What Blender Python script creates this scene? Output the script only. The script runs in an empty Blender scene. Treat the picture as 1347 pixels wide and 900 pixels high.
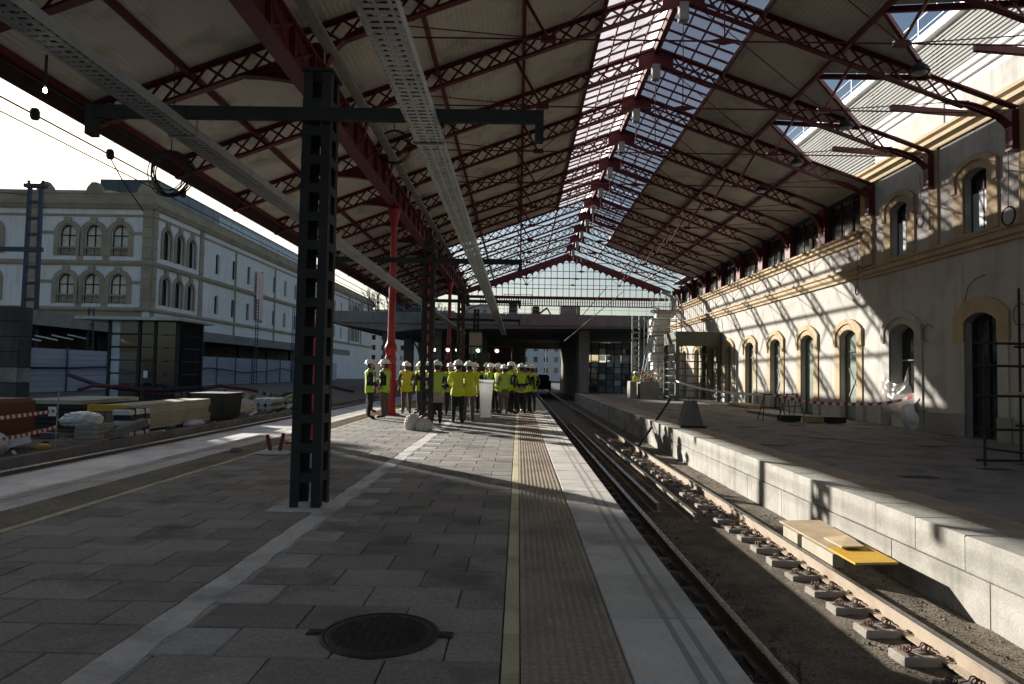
import bpy, bmesh, math, random
from mathutils import Vector, Matrix
random.seed(7)
SC = bpy.context.scene
COL = SC.collection
# ---------------------------------------------------------------- camera
# world: +Y runs along the tracks, X to the right, Z up, island platform top = 0
cd = bpy.data.cameras.new('camera'); cd.lens = 24.0; cd.sensor_width = 36.0
cd.clip_start = 0.05; cd.clip_end = 3000
cam = bpy.data.objects.new('camera', cd); COL.objects.link(cam)
_R = ((0.9997953, 0.0174515, -0.0102409), (0.0094557, 0.0444973, 0.9989648), (0.0178891, -0.9988571, 0.0443232))
cam.matrix_world = Matrix(((_R[0][0], -_R[0][1], -_R[0][2], 0), (_R[1][0], -_R[1][1], -_R[1][2], 0),
                           (_R[2][0], -_R[2][1], -_R[2][2], 1.5), (0, 0, 0, 1)))
SC.camera = cam
# ---------------------------------------------------------------- sky, sun, exposure
SUN = Vector((-2.15, 2.35, 1.0)).normalized()          # towards the sun
EL = math.asin(SUN.z); AZ = math.atan2(SUN.x, SUN.y)
wd = bpy.data.worlds.new('World'); SC.world = wd; wd.use_nodes = True
wn = wd.node_tree.nodes; wl = wd.node_tree.links
sk = wn.new('ShaderNodeTexSky'); sk.sky_type = 'NISHITA'; sk.sun_disc = False
sk.sun_elevation = EL; sk.sun_rotation = AZ; sk.altitude = 10; sk.air_density = 1.0; sk.dust_density = 1.3; sk.ozone_density = 1.0
wn['Background'].inputs['Strength'].default_value = 0.05
wl.new(sk.outputs[0], wn['Background'].inputs[0])
sl = bpy.data.lights.new('sun', 'SUN'); sl.energy = 5.0; sl.angle = math.radians(0.55); sl.color = (1.0, 0.945, 0.865)
so = bpy.data.objects.new('sun', sl); COL.objects.link(so)
so.rotation_euler = (-SUN).to_track_quat('-Z', 'Y').to_euler()
so.location = (-60, 70, 60)
SC.view_settings.view_transform = 'Standard'; SC.view_settings.look = 'None'
SC.view_settings.gamma = 1.0; SC.view_settings.exposure = 1.1
SC.render.engine = 'CYCLES'
SC.cycles.max_bounces = 6; SC.cycles.transparent_max_bounces = 12; SC.cycles.diffuse_bounces = 4

# ---------------------------------------------------------------- helpers
class MB:
    def __init__(s): s.v = []; s.f = []; s.m = []; s.cur = 0
    def mat(s, i): s.cur = i; return s
    def add(s, vs, fs):
        o = len(s.v); s.v += [tuple(p) for p in vs]
        for f in fs: s.f.append(tuple(i + o for i in f)); s.m.append(s.cur)
        return s
    def box(s, x0, x1, y0, y1, z0, z1):
        return s.add([(x0,y0,z0),(x1,y0,z0),(x1,y1,z0),(x0,y1,z0),(x0,y0,z1),(x1,y0,z1),(x1,y1,z1),(x0,y1,z1)],
            [(3,2,1,0),(4,5,6,7),(0,1,5,4),(1,2,6,5),(2,3,7,6),(3,0,4,7)])
    def cbox(s, x0, x1, y0, y1, z0, z1, c):
        """box with chamfered top edges"""
        return s.add([(x0,y0,z0),(x1,y0,z0),(x1,y1,z0),(x0,y1,z0),(x0,y0,z1-c),(x1,y0,z1-c),(x1,y1,z1-c),(x0,y1,z1-c),
            (x0+c,y0+c,z1),(x1-c,y0+c,z1),(x1-c,y1-c,z1),(x0+c,y1-c,z1)],
            [(0,1,5,4),(1,2,6,5),(2,3,7,6),(3,0,4,7),(4,5,9,8),(5,6,10,9),(6,7,11,10),(7,4,8,11),(8,9,10,11),(3,2,1,0)])
    def bar(s, p, q, w, h, up=(0,0,1)):
        p = Vector(p); q = Vector(q); d = (q-p).normalized(); u = Vector(up)
        a = d.cross(u)
        if a.length < 1e-4: a = d.cross(Vector((1,0,0)))
        a.normalize(); b = a.cross(d)
        a = a*(w/2); b = b*(h/2)
        vs = [p-a-b, p+a-b, p+a+b, p-a+b, q-a-b, q+a-b, q+a+b, q-a+b]
        return s.add(vs, [(0,1,2,3),(7,6,5,4),(1,0,4,5),(2,1,5,6),(3,2,6,7),(0,3,7,4)])
    def tube(s, pts, r, n=8, closed=False):
        pts = [Vector(p) for p in pts]; N = len(pts); rs = r if isinstance(r, (list, tuple)) else [r]*N
        vs = []; prev = None
        for i, p in enumerate(pts):
            if closed: d = pts[(i+1) % N]-pts[i-1]
            else: d = pts[min(i+1, N-1)]-pts[max(i-1, 0)]
            d.normalize()
            a = prev if prev is not None else (Vector((0,0,1)) if abs(d.z) < .9 else Vector((1,0,0)))
            a = (a - d*a.dot(d)); 
            if a.length < 1e-5: a = d.orthogonal()
            a.normalize(); prev = a; b = d.cross(a)
            for k in range(n):
                t = 2*math.pi*k/n; vs.append(p+(a*math.cos(t)+b*math.sin(t))*rs[i])
        fs = []
        for i in range(N if closed else N-1):
            j = (i+1) % N
            for k in range(n):
                k2 = (k+1) % n; fs.append((i*n+k, i*n+k2, j*n+k2, j*n+k))
        if not closed: fs += [tuple(range(n-1,-1,-1)), tuple(range((N-1)*n, N*n))]
        return s.add(vs, fs)
    def lathe(s, prof, n=16, c=(0,0,0)):
        vs = []; fs = []
        for r, z in prof:
            for k in range(n):
                t = 2*math.pi*k/n; vs.append((c[0]+r*math.cos(t), c[1]+r*math.sin(t), c[2]+z))
        for i in range(len(prof)-1):
            for k in range(n):
                k2 = (k+1) % n; fs.append((i*n+k, i*n+k2, (i+1)*n+k2, (i+1)*n+k))
        fs += [tuple(range(n-1,-1,-1)), tuple(range((len(prof)-1)*n, len(prof)*n))]
        return s.add(vs, fs)
    def prism(s, poly, fn, a, b):
        """poly (u,v) extruded between a and b; fn(u,v,t) -> xyz"""
        n = len(poly)
        vs = [fn(u,v,a) for u,v in poly]+[fn(u,v,b) for u,v in poly]
        fs = [tuple(range(n-1,-1,-1)), tuple(range(n,2*n))]+[(i,(i+1)%n,(i+1)%n+n,i+n) for i in range(n)]
        return s.add(vs, fs)
    def mesh(s, name, mats, smooth=False):
        me = bpy.data.meshes.new(name); me.from_pydata(s.v, [], s.f)
        if not isinstance(mats, (list, tuple)): mats = [mats]
        for m in mats: me.materials.append(m)
        if len(mats) > 1: me.polygons.foreach_set('material_index', s.m)
        if smooth: me.polygons.foreach_set('use_smooth', [True]*len(me.polygons))
        me.update()
        bm = bmesh.new(); bm.from_mesh(me); bmesh.ops.recalc_face_normals(bm, faces=bm.faces); bm.to_mesh(me); bm.free()
        return me
    def build(s, name, mats, parent=None, smooth=False, kind=None, label=None):
        return ob(name, s.mesh(name, mats, smooth), parent, kind=kind, label=label)
def ob(name, me, parent=None, loc=None, rot=None, scale=None, kind=None, label=None):
    """mesh built in world coordinates unless loc is given; a parent only carries a location"""
    o = bpy.data.objects.new(name, me); COL.objects.link(o)
    if parent is not None:
        o.parent = parent
        if loc is None and parent.get('_w'): o.location = -Vector(parent['_w'])
    if loc is not None: o.location = loc
    if rot is not None: o.rotation_euler = rot
    if scale is not None: o.scale = scale
    if kind: o['kind'] = kind
    if label: o['label'] = label
    return o
def thing(name, label, cat, loc=(0,0,0), group=None, world=True):
    """an Empty at the thing's base; its children hold world coordinates when world is set"""
    o = bpy.data.objects.new(name, None); COL.objects.link(o); o.location = loc; o.empty_display_size = .2
    if world: o['_w'] = list(loc)
    o['label'] = label; o['category'] = cat
    if group: o['group'] = group
    return o
def tag(o, label, cat, group=None):
    o['label'] = label; o['category'] = cat
    if group: o['group'] = group
    return o
def struct(o): o['kind'] = 'structure'; return o
def cpy(o, loc, rotz=0, label=None, group=None):
    c = o.copy(); COL.objects.link(c); c.location = loc; c.rotation_euler = (0,0,rotz)
    if label: c['label'] = label
    if group: c['group'] = group
    for ch in o.children:
        d = ch.copy(); COL.objects.link(d); d.parent = c
        for g in ch.children:
            e = g.copy(); COL.objects.link(e); e.parent = d
    return c

# ---------------------------------------------------------------- materials
M = {}
def mat(name, col, rough=.8, var=.2, scale=2.0, bump=.15, bscale=30, metal=0., rnd=0., spec=.35, stain=None, stain_amt=.5, stain_scale=.6, fine=0., streak=None):
    """principled with noise colour variation in world space, optional per-object variation, stains and vertical streaks"""
    m = bpy.data.materials.new(name); m.use_nodes = True; M[name] = m
    nt = m.node_tree; N = nt.nodes; L = nt.links; P = N['Principled BSDF']
    P.inputs['Roughness'].default_value = rough; P.inputs['Metallic'].default_value = metal
    P.inputs['Specular IOR Level'].default_value = spec
    geo = N.new('ShaderNodeNewGeometry'); pos = geo.outputs['Position']
    def noise(sc, det=5, src=pos):
        n = N.new('ShaderNodeTexNoise'); n.inputs['Scale'].default_value = sc; n.inputs['Detail'].default_value = det
        n.inputs['Roughness'].default_value = .6; L.new(src, n.inputs['Vector']); return n.outputs['Fac']
    def ramp(src, a, b, lo, hi):
        r = N.new('ShaderNodeMapRange'); r.inputs[1].default_value = a; r.inputs[2].default_value = b
        r.inputs[3].default_value = lo; r.inputs[4].default_value = hi; L.new(src, r.inputs[0]); return r.outputs[0]
    def mul(a, b):
        x = N.new('ShaderNodeMath'); x.operation = 'MULTIPLY'; L.new(a, x.inputs[0])
        if isinstance(b, float): x.inputs[1].default_value = b
        else: L.new(b, x.inputs[1])
        return x.outputs[0]
    fac = ramp(noise(scale), .25, .75, 1-var, 1+var)
    if fine: fac = mul(fac, ramp(noise(38, 4), .3, .7, 1-fine*1.4, 1+fine*1.4))
    if rnd:
        oi = N.new('ShaderNodeObjectInfo'); fac = mul(fac, ramp(oi.outputs['Random'], 0, 1, 1-rnd, 1+rnd))
    mx = N.new('ShaderNodeVectorMath'); mx.operation = 'SCALE'; mx.inputs[0].default_value = col[:3]; L.new(fac, mx.inputs['Scale'])
    out = mx.outputs[0]
    def mixin(out, c, f):
        x = N.new('ShaderNodeMix'); x.data_type = 'RGBA'; L.new(f, x.inputs[0]); L.new(out, x.inputs[6])
        x.inputs[7].default_value = (*c, 1); return x.outputs[2]
    if stain: out = mixin(out, stain, ramp(noise(stain_scale, 6), .5, .68, 0, stain_amt))
    if streak:
        mp = N.new('ShaderNodeMapping'); mp.inputs['Scale'].default_value = (2.2, 2.2, .12); L.new(pos, mp.inputs['Vector'])
        out = mixin(out, streak, ramp(noise(1.6, 6, mp.outputs[0]), .5, .75, 0, .7))
    L.new(out, P.inputs['Base Color'])
    if bump:
        b = N.new('ShaderNodeBump'); b.inputs['Strength'].default_value = bump; b.inputs['Distance'].default_value = .02
        L.new(noise(bscale, 4), b.inputs['Height']); L.new(b.outputs[0], P.inputs['Normal'])
    L.new(ramp(noise(scale*3), .2, .8, max(.02, rough-.12), min(1, rough+.1)), P.inputs['Roughness'])
    return m
mat('paver', (.246,.227,.206), .82, .2, 1.1, .4, 90, rnd=.2, stain=(.085,.08,.075), stain_amt=.85, stain_scale=1.35, fine=.2)
mat('joint', (.045,.042,.04), .9, .3, 6)
mat('cement_old', (.37,.355,.33), .88, .22, 3, .4, 60, stain=(.20,.185,.165), stain_amt=.8, stain_scale=2.5, fine=.12)
mat('cement', (.56,.54,.51), .88, .22, 3, .4, 60, stain=(.17,.16,.15), stain_amt=.7, stain_scale=1.6, fine=.1)
mat('edging', (.50,.45,.29), .8, .16, 3, .2, 80, rnd=.1, stain=(.2,.18,.13), stain_amt=.6, stain_scale=1.4, fine=.1)
mat('tactile', (.33,.265,.195), .85, .16, 2, .2, 80, rnd=.07, stain=(.15,.115,.085), stain_amt=.65, stain_scale=1.2, fine=.12)
mat('edge_slab', (.53,.505,.46), .8, .14, 1.5, .2, 80, rnd=.12, stain=(.22,.205,.18), stain_amt=.85, stain_scale=.9, fine=.08)
mat('grip', (.31,.295,.27), .85, .15, 3)
mat('concrete', (.34,.32,.285), .85, .18, 1.2, .25, 45, stain=(.17,.155,.13), stain_amt=.6, stain_scale=.5, fine=.06)
mat('coping', (.36,.345,.305), .85, .2, 1.6, .25, 60, rnd=.1, stain=(.17,.155,.125), stain_amt=.8, stain_scale=1.0, fine=.1, streak=(.17,.16,.125))
mat('old_concrete', (.22,.205,.18), .9, .25, 1, .4, 40, stain=(.08,.075,.065), stain_amt=.7, streak=(.09,.085,.075))
mat('bridge_concrete', (.22,.215,.205), .85, .12, .4, .2, 20, streak=(.12,.115,.105))
mat('dirt', (.145,.12,.09), .95, .45, 2.2, 1.0, 30, stain=(.055,.047,.038), stain_amt=.85, stain_scale=1.6, fine=.4)
mat('slab_dust', (.50,.50,.50), .5, .35, .8, .3, 30, stain=(.10,.095,.09), stain_amt=.92, stain_scale=.62, fine=.1)
mat('black_stone', (.085,.082,.074), .9, .35, 1.2, .5, 20, stain=(.03,.03,.028), stain_amt=.7, streak=(.03,.03,.028))
mat('block_concrete', (.29,.265,.23), .9, .25, 6, .5, 60, rnd=.2, stain=(.15,.125,.10), stain_amt=.8, stain_scale=3)
mat('stone_bed', (.16,.135,.11), .95, .4, 5, .8, 18, stain=(.06,.055,.05), stain_amt=.6)
mat('asphalt', (.06,.058,.055), .9, .2, 2, .3, 60)
mat('rail', (.17,.115,.075), .6, .25, 5, .15, 60, metal=.3)
mat('rail_web', (.35,.285,.215), .8, .15, 4, .2, 40, stain=(.26,.17,.11), stain_amt=.6, stain_scale=3)
mat('rail_top', (.30,.29,.28), .28, .2, 8, .05, 60, metal=.9)
mat('clip', (.15,.095,.075), .7, .3, 9, .2, 60, metal=.3)
mat('red_iron', (.115,.012,.018), .5, .25, 3, .08, 40, spec=.4, stain=(.05,.008,.011), stain_amt=.6, stain_scale=1.3)
mat('eave_iron', (.035,.016,.016), .7, .3, 3, .1)
mat('red_column', (.34,.012,.02), .38, .12, 2, .05, 40, spec=.5, stain=(.16,.01,.015), stain_amt=.4)
mat('post_iron', (.021,.021,.020), .75, .3, 3, .15, 40, spec=.4, stain=(.055,.043,.034), stain_amt=.5, stain_scale=1.8)
mat('post_blue', (.05,.06,.085), .6, .2, 3, .1, 40)
mat('galv', (.40,.42,.41), .45, .15, 3, .08, 40, metal=.6)
mat('galv_dull', (.30,.31,.30), .6, .2, 3, .1, 40, metal=.3)
mat('black', (.02,.02,.021), .6, .2, 5, .1)
mat('cast_iron', (.032,.030,.029), .6, .3, 6, .25, 60, metal=.3, spec=.4)
mat('green_frame', (.09,.10,.075), .55, .15, 3, .08)
mat('plaster', (.44,.42,.385), .9, .08, .8, .25, 35, stain=(.29,.27,.24), stain_amt=.65, stain_scale=.9, streak=(.26,.24,.21), fine=.04)
mat('ochre', (.42,.325,.20), .85, .12, 1.5, .2, 40, stain=(.30,.235,.15), stain_amt=.6, stain_scale=1.2, fine=.06)
mat('grey_stone', (.26,.245,.215), .88, .16, 2, .3, 40, stain=(.15,.14,.12), stain_amt=.6)
mat('white_plaster', (.76,.745,.73), .9, .08, .3, .1, 20, stain=(.6,.585,.56), stain_amt=.5, streak=(.5,.475,.45))
mat('sandstone', (.36,.30,.22), .9, .2, .7, .3, 12, stain=(.17,.135,.095), stain_amt=.6, stain_scale=.35, rnd=.05)
mat('zinc', (.30,.31,.33), .5, .1, 1, .05, 20, metal=.4)
mat('tower_render', (.35,.33,.3), .9, .1, .5)
mat('fence_metal', (.37,.40,.46), .6, .08, .5, .05, 20, rnd=.05)
mat('fence_frame', (.10,.14,.22), .6, .1, 1)
mat('louvre', (.46,.455,.44), .6, .06, 2, .05)
mat('white', (.78,.78,.77), .5, .04, 3, .05)
mat('tarp_red', (.20,.02,.025), .7, .25, 5, .5, 14)
mat('helmet', (.82,.82,.81), .35, .03, 3, .0, spec=.5)
mat('skin', (.44,.27,.20), .6, .08, 20, .05)
mat('hair', (.03,.022,.016), .7, .3, 60, .2)
mat('cloth_black', (.022,.022,.026), .9, .25, 14, .3, 60)
mat('cloth_navy', (.03,.037,.065), .9, .25, 14, .3, 60)
mat('cloth_grey', (.11,.10,.095), .9, .25, 14, .3, 60)
mat('cloth_brown', (.16,.11,.08), .9, .25, 14, .3, 60)
mat('cloth_beige', (.36,.30,.235), .9, .2, 14, .3, 60)
mat('jeans', (.055,.07,.11), .9, .25, 14, .3, 60)
mat('shoe', (.02,.018,.017), .5, .2, 14, .1)
mat('wood', (.42,.32,.20), .85, .2, 3, .2, 40, rnd=.1, stain=(.25,.19,.12), stain_amt=.5)
mat('wood_pale', (.40,.36,.28), .85, .15, 3, .2, 40, rnd=.1)
mat('yellow_paint', (.52,.31,.03), .6, .15, 5, .1, 40, stain=(.3,.24,.15), stain_amt=.6, stain_scale=3)
mat('orange_paint', (.13,.05,.02), .7, .2, 3, .1, 40)
mat('plastic_film', (.55,.56,.58), .35, .2, 4, .4, 14, spec=.5)
mat('sack', (.52,.47,.41), .85, .25, 5, .6, 25)
mat('tape_red', (.45,.03,.03), .5, .1, 4, 0)
mat('tape_white', (.72,.69,.68), .5, .1, 4, 0)
mat('cable', (.018,.018,.018), .55, .2, 4, .05)
mat('hose_red', (.11,.02,.03), .6, .2, 4, .05)
mat('pipe_rust', (.14,.03,.02), .7, .2, 5, .1)
mat('tree_bark', (.12,.10,.085), .9, .2, 5, .2)
def glass(name, col, rough=.08, spec=.8):
    m = mat(name, col, rough, .35, .7, .12, 1.2, spec=spec); m.node_tree.nodes['Principled BSDF'].inputs['Roughness'].default_value = rough
    for l in list(m.node_tree.links):
        if l.to_socket.name == 'Roughness': m.node_tree.links.remove(l)
    return m
glass('pane_dark', (.018,.021,.023)); glass('pane_pale', (.58,.54,.44), .3); glass('pane_blue', (.16,.26,.36), .12); glass('pane_green', (.27,.32,.27), .15); glass('pane_film', (.36,.45,.49), .4)  # pane_pale has the sky's reflection mixed into its beige base colour
def see_through(name, tint, opaque, rough=.3):
    """thin glazing: mostly transparent, partly scattering"""
    m = bpy.data.materials.new(name); m.use_nodes = True; M[name] = m
    nt = m.node_tree; N = nt.nodes; L = nt.links; N.remove(N['Principled BSDF']); out = N['Material Output']
    tr = N.new('ShaderNodeBsdfTransparent'); tr.inputs[0].default_value = (*tint, 1)
    tl = N.new('ShaderNodeBsdfTranslucent'); tl.inputs[0].default_value = (.80,.74,.73,1)
    gl = N.new('ShaderNodeBsdfGlossy'); gl.inputs[0].default_value = (.8,.8,.8,1); gl.inputs[1].default_value = rough
    geo = N.new('ShaderNodeNewGeometry'); no = N.new('ShaderNodeTexNoise'); no.inputs['Scale'].default_value = 1.3; no.inputs['Detail'].default_value = 6
    L.new(geo.outputs['Position'], no.inputs['Vector'])
    mr = N.new('ShaderNodeMapRange'); mr.inputs[1].default_value = .3; mr.inputs[2].default_value = .7
    mr.inputs[3].default_value = max(0, opaque-.12); mr.inputs[4].default_value = min(1, opaque+.12); L.new(no.outputs['Fac'], mr.inputs[0])
    a = N.new('ShaderNodeMixShader'); L.new(mr.outputs[0], a.inputs[0]); L.new(tr.outputs[0], a.inputs[1]); L.new(tl.outputs[0], a.inputs[2])
    b = N.new('ShaderNodeMixShader'); b.inputs[0].default_value = .06; L.new(a.outputs[0], b.inputs[1]); L.new(gl.outputs[0], b.inputs[2])
    L.new(b.outputs[0], out.inputs[0]); return m
see_through('skylight', (.82,.76,.77), .52); see_through('kiosk_glass', (.42,.50,.50), .06, .05); see_through('clear_film', (.8,.82,.82), .55, .25); see_through('rail_glass', (.72,.85,.88), .25, .1)
def wavy(name, col, axis, freq, depth, rough=.85, var=.1):
    """sheet with ribs: bump along one world axis"""
    m = mat(name, col, rough, var, .8, 0, stain=tuple(c*.5 for c in col), stain_amt=.8, stain_scale=.9)
    nt = m.node_tree; N = nt.nodes; L = nt.links; P = N['Principled BSDF']
    geo = N.new('ShaderNodeNewGeometry'); sx = N.new('ShaderNodeSeparateXYZ'); L.new(geo.outputs['Position'], sx.inputs[0])
    mu = N.new('ShaderNodeMath'); mu.operation = 'MULTIPLY'; mu.inputs[1].default_value = freq*2*math.pi; L.new(sx.outputs[axis], mu.inputs[0])
    si = N.new('ShaderNodeMath'); si.operation = 'SINE'; L.new(mu.outputs[0], si.inputs[0])
    b = N.new('ShaderNodeBump'); b.inputs['Strength'].default_value = 1; b.inputs['Distance'].default_value = depth
    L.new(si.outputs[0], b.inputs['Height']); L.new(b.outputs[0], P.inputs['Normal']); return m
wavy('roof_sheet', (.56,.53,.46), 0, 9, .004)
def lamp(name, col, s):
    m = bpy.data.materials.new(name); m.use_nodes = True; M[name] = m
    P = m.node_tree.nodes['Principled BSDF']; P.inputs['Base Color'].default_value = (*col, 1)
    P.inputs['Emission Color'].default_value = (*col, 1); P.inputs['Emission Strength'].default_value = s; return m
lamp('lamp_white', (1,.95,.85), 6); lamp('lamp_red', (1,.25,.25), 5); lamp('lamp_green', (.25,1,.6), 4); lamp('bulb', (1,.95,.85), 12)
def vest_mat(name, col):
    """high-visibility cloth with two printed reflective bands (object height)"""
    m = mat(name, col, .75, .12, 18, .25, 40); nt = m.node_tree; N = nt.nodes; L = nt.links; P = N['Principled BSDF']
    tc = N.new('ShaderNodeTexCoord'); sx = N.new('ShaderNodeSeparateXYZ'); L.new(tc.outputs['Object'], sx.inputs[0])
    cr = N.new('ShaderNodeValToRGB'); cr.color_ramp.interpolation = 'CONSTANT'; e = cr.color_ramp.elements
    e[0].position = 0; e[0].color = (0,0,0,1); e[1].position = .99; e[1].color = (0,0,0,1)
    for p, c in ((.51,1),(.53,0),(.595,1),(.615,0)): x = e.new(p); x.color = (c,c,c,1)
    dv = N.new('ShaderNodeMath'); dv.operation = 'DIVIDE'; dv.inputs[1].default_value = 2.0; L.new(sx.outputs[2], dv.inputs[0]); L.new(dv.outputs[0], cr.inputs[0])
    old = P.inputs['Base Color'].links[0].from_socket
    x = N.new('ShaderNodeMix'); x.data_type = 'RGBA'; L.new(cr.outputs[0], x.inputs[0]); L.new(old, x.inputs[6]); x.inputs[7].default_value = (.44,.48,.25,1)
    L.new(x.outputs[2], P.inputs['Base Color']); return m
vest_mat('vest', (.50,.62,.03)); vest_mat('vest_yellow', (.60,.62,.02)); vest_mat('vest_lime', (.40,.58,.05)); vest_mat('vest_faded', (.52,.56,.12))

def acrylic():
    m = bpy.data.materials.new('acrylic'); m.use_nodes = True; M['acrylic'] = m
    nt = m.node_tree; N = nt.nodes; L = nt.links; P = N['Principled BSDF']; P.inputs['Base Color'].default_value = (.85,.85,.85,1); P.inputs['Roughness'].default_value = .3
    tl = N.new('ShaderNodeBsdfTranslucent'); tl.inputs[0].default_value = (.95,.95,.95,1)
    mx = N.new('ShaderNodeMixShader'); mx.inputs[0].default_value = .6; L.new(P.outputs[0], mx.inputs[1]); L.new(tl.outputs[0], mx.inputs[2]); L.new(mx.outputs[0], N['Material Output'].inputs[0])
acrylic()
# ================================================================ GROUND, PLATFORMS, TRACKS
struct(MB().box(-900, 900, -300, 1500, -2.2, -1.02).build('ground', M['asphalt']))
struct(MB().box(-80, -9.45, -12, 130, -1.5, -.30).build('work_yard_ground', M['dirt']))
struct(MB().box(-9.449, -5.8, -12, 130, -1.5, -.45).build('left_track_bed', M['slab_dust']))
# right track bed: uneven dirt over a slab
g = MB(); nx, ny = 12, 150
for j in range(ny+1):
    for i in range(nx+1):
        x = 1.17+3.5*i/nx; y = -4+64*(j/ny)**1.4
        g.v.append((x, y, -.93+random.uniform(-.012,.012)))
for j in range(ny):
    for i in range(nx):
        a = j*(nx+1)+i; g.f.append((a,a+1,a+nx+2,a+nx+1)); g.m.append(0)
struct(g.build('right_track_bed', M['dirt']))
plat = struct(MB().box(-5.8, 1.165, -6, 56, -1.2, -.014).build('island_platform', [M['joint']]))
P0 = plat
# --- pavers (0.6 x 0.4, running bond); the nearest 300 are single pieces
def paver_mesh(l):
    return MB().cbox(-l/2+.004, l/2-.004, -.196, .196, -.05, 0, .006).mesh('paver', M['paver'])
PM = {}
rest = MB(); npav = 0
def put_paver(x0, x1, y):
    global npav
    l = round(x1-x0, 3)
    if l < .08: return
    z = random.uniform(-.0015, .0015)
    if npav < 300 and y > 2.4:
        if l not in PM: PM[l] = paver_mesh(l)
        ob('paver', PM[l], P0, loc=((x0+x1)/2, y, z), rot=(random.uniform(-.002,.002), random.uniform(-.002,.002), 0)); npav += 1
    else:
        rest.cbox(x0+.004, x1-.004, y-.196, y+.196, -.05, z, .006)
patch = MB()
k = 0; y = -3.0
while y < 55:
    odd = k % 2
    x = -.065; first = .3 if odd else .6
    lim = -1.6 if odd else -1.9
    l = first
    while x-l > lim-.05:
        put_paver(x-l, x, y); x -= l; l = .6
    if y > -3: patch.cbox(-2.02+random.uniform(-.03,.03), x-.004, y-.19, y+.19, -.05, -.001+random.uniform(-.002,.001), .01)
    x = -2.13; l = .6 if odd else .3
    while x > -4.56:
        e = max(x-l, -4.56); put_paver(e, x, y); x = e; l = .6
    y += .4; k += 1
rest.build('paver_field', M['paver'], P0, kind='stuff')
patch.build('cement_patches', M['cement_old'], P0, kind='stuff')
# cement filled channel, ragged edges
c = MB(); N_ = 240; vs = []
for i in range(N_+1):
    yy = -3+58*(i/N_)**1.6
    vs += [(-2.125+random.uniform(-.012,.012), yy, .0005), (-1.90+random.uniform(-.03,.02), yy, .0015)]
c.add(vs, [(2*i,2*i+1,2*i+3,2*i+2) for i in range(N_)]).build('cement_channel', M['cement'], P0)
# --- edging strip, tactile tiles, edge slabs, both sides
def tile_row(name, x0, x1, y0, y1, step, m, ch=.004):
    me = MB().cbox(-(x1-x0)/2+.002, (x1-x0)/2-.002, -step/2+.0025, step/2-.0025, -.06, 0, ch).mesh(name, m)
    yy = y0
    while yy < y1:
        ob(name, me, P0, loc=((x0+x1)/2, yy+step/2, random.uniform(-.001,.001))); yy += step
tile_row('edging_tile', -.062, .033, 1.6, 55.2, .8, M['edging'])
tile_row('tactile_tile', .036, .585, 1.6, 55.2, .8, M['tactile'])
tile_row('edge_slab', .588, 1.185, 1.6, 55.5, .9, M['edge_slab'], .012)
tile_row('edging_tile', -4.655, -4.56, 3.2, 55.2, .8, M['edging'])
tile_row('tactile_tile', -5.21, -4.658, 3.2, 55.2, .8, M['tactile'])
tile_row('edge_slab', -5.815, -5.213, 3.2, 55.5, .9, M['edge_slab'], .012)
b = MB(); yy = 2.4
while yy < 42:
    for i in range(11):
        x = .061+.05*i; r = .0165; r2 = .011; h = .009
        vs = [(x+r*math.cos(t), yy+r*math.sin(t), .0005) for t in [math.pi/3*q for q in range(6)]]+[(x+r2*math.cos(t), yy+r2*math.sin(t), h) for t in [math.pi/3*q for q in range(6)]]
        b.add(vs, [(q,(q+1)%6,(q+1)%6+6,q+6) for q in range(6)]+[(6,7,8,9,10,11)])
    yy += .05
bm_ = b.mesh('tactile_bumps', M['tactile'])
ob('tactile_bumps', bm_, P0, loc=(0,0,0), kind='stuff')
ob('tactile_bumps', bm_, P0, loc=(-5.245,0,0), kind='stuff')
for s, xs in ((1, (.93, 1.03)), (-1, (-5.56, -5.66))):
    for x in xs: MB().box(x-.018, x+.018, 1.6, 55.4, -.004, .0028).build('grip_strip', M['grip'], P0)
# --- manhole cover, gully grate
mh = thing('manhole_cover', 'round cast iron manhole cover with diamond tread set among the pavers', 'manhole cover', (-.76, 3.94, 0))
w = MB(); w.lathe([(.335,-.02),(.335,.006),(.322,.010),(.312,.010),(.312,.002),(.0,.002)], 48, (-.76,3.94,0))
w.build('frame', M['cast_iron'], mh)
w = MB(); w.lathe([(.305,-.01),(.305,.007),(.298,.009),(.0,.009)], 48, (-.76,3.94,0)); w.build('lid', M['cast_iron'], mh)
w = MB()
for i in range(-11, 12):
    for j in range(-11, 12):
        x = i*.026+(j % 2)*.013; yy = j*.026
        if x*x+yy*yy < .27**2:
            a = .9 if (i+j) % 2 else -.9
            w.bar((-.76+x-.010*math.cos(a), 3.94+yy-.010*math.sin(a), .010), (-.76+x+.010*math.cos(a), 3.94+yy+.010*math.sin(a), .010), .007, .007)
w.build('tread_pattern', M['cast_iron'], mh, kind='stuff')
for s in (-1, 1):
    w = MB(); w.cbox(-.76+s*.37-.045, -.76+s*.37+.045, 3.90, 3.98, -.01, .010, .004); w.cbox(-.76+s*.35-.02, -.76+s*.35+.02, 3.915, 3.965, .010, .016, .003); w.build('lug', M['cast_iron'], mh)
w = MB().box(-.76-.27, -.76-.16, 3.925, 3.95, .009, .0125); w.build('key_slot', M['black'], mh)
gr = thing('gully_grate', 'rectangular slotted drain grate in the sunlit pavers near the dark lattice post', 'drain grate', (-3.1, 12.4, 0))
w = MB(); X0, X1, Y0, Y1 = -3.5, -2.7, 12.05, 12.75
for a in ((X0, X1, Y0, Y0+.04), (X0, X1, Y1-.04, Y1), (X0, X0+.04, Y0+.04, Y1-.04), (X1-.04, X1, Y0+.04, Y1-.04)): w.box(a[0], a[1], a[2], a[3], -.02, .010)
w.build('frame', M['galv_dull'], gr); MB().box(X0+.04, X1-.04, Y0+.04, Y1-.04, -.01, .003).build('sump', M['black'], gr)
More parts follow.
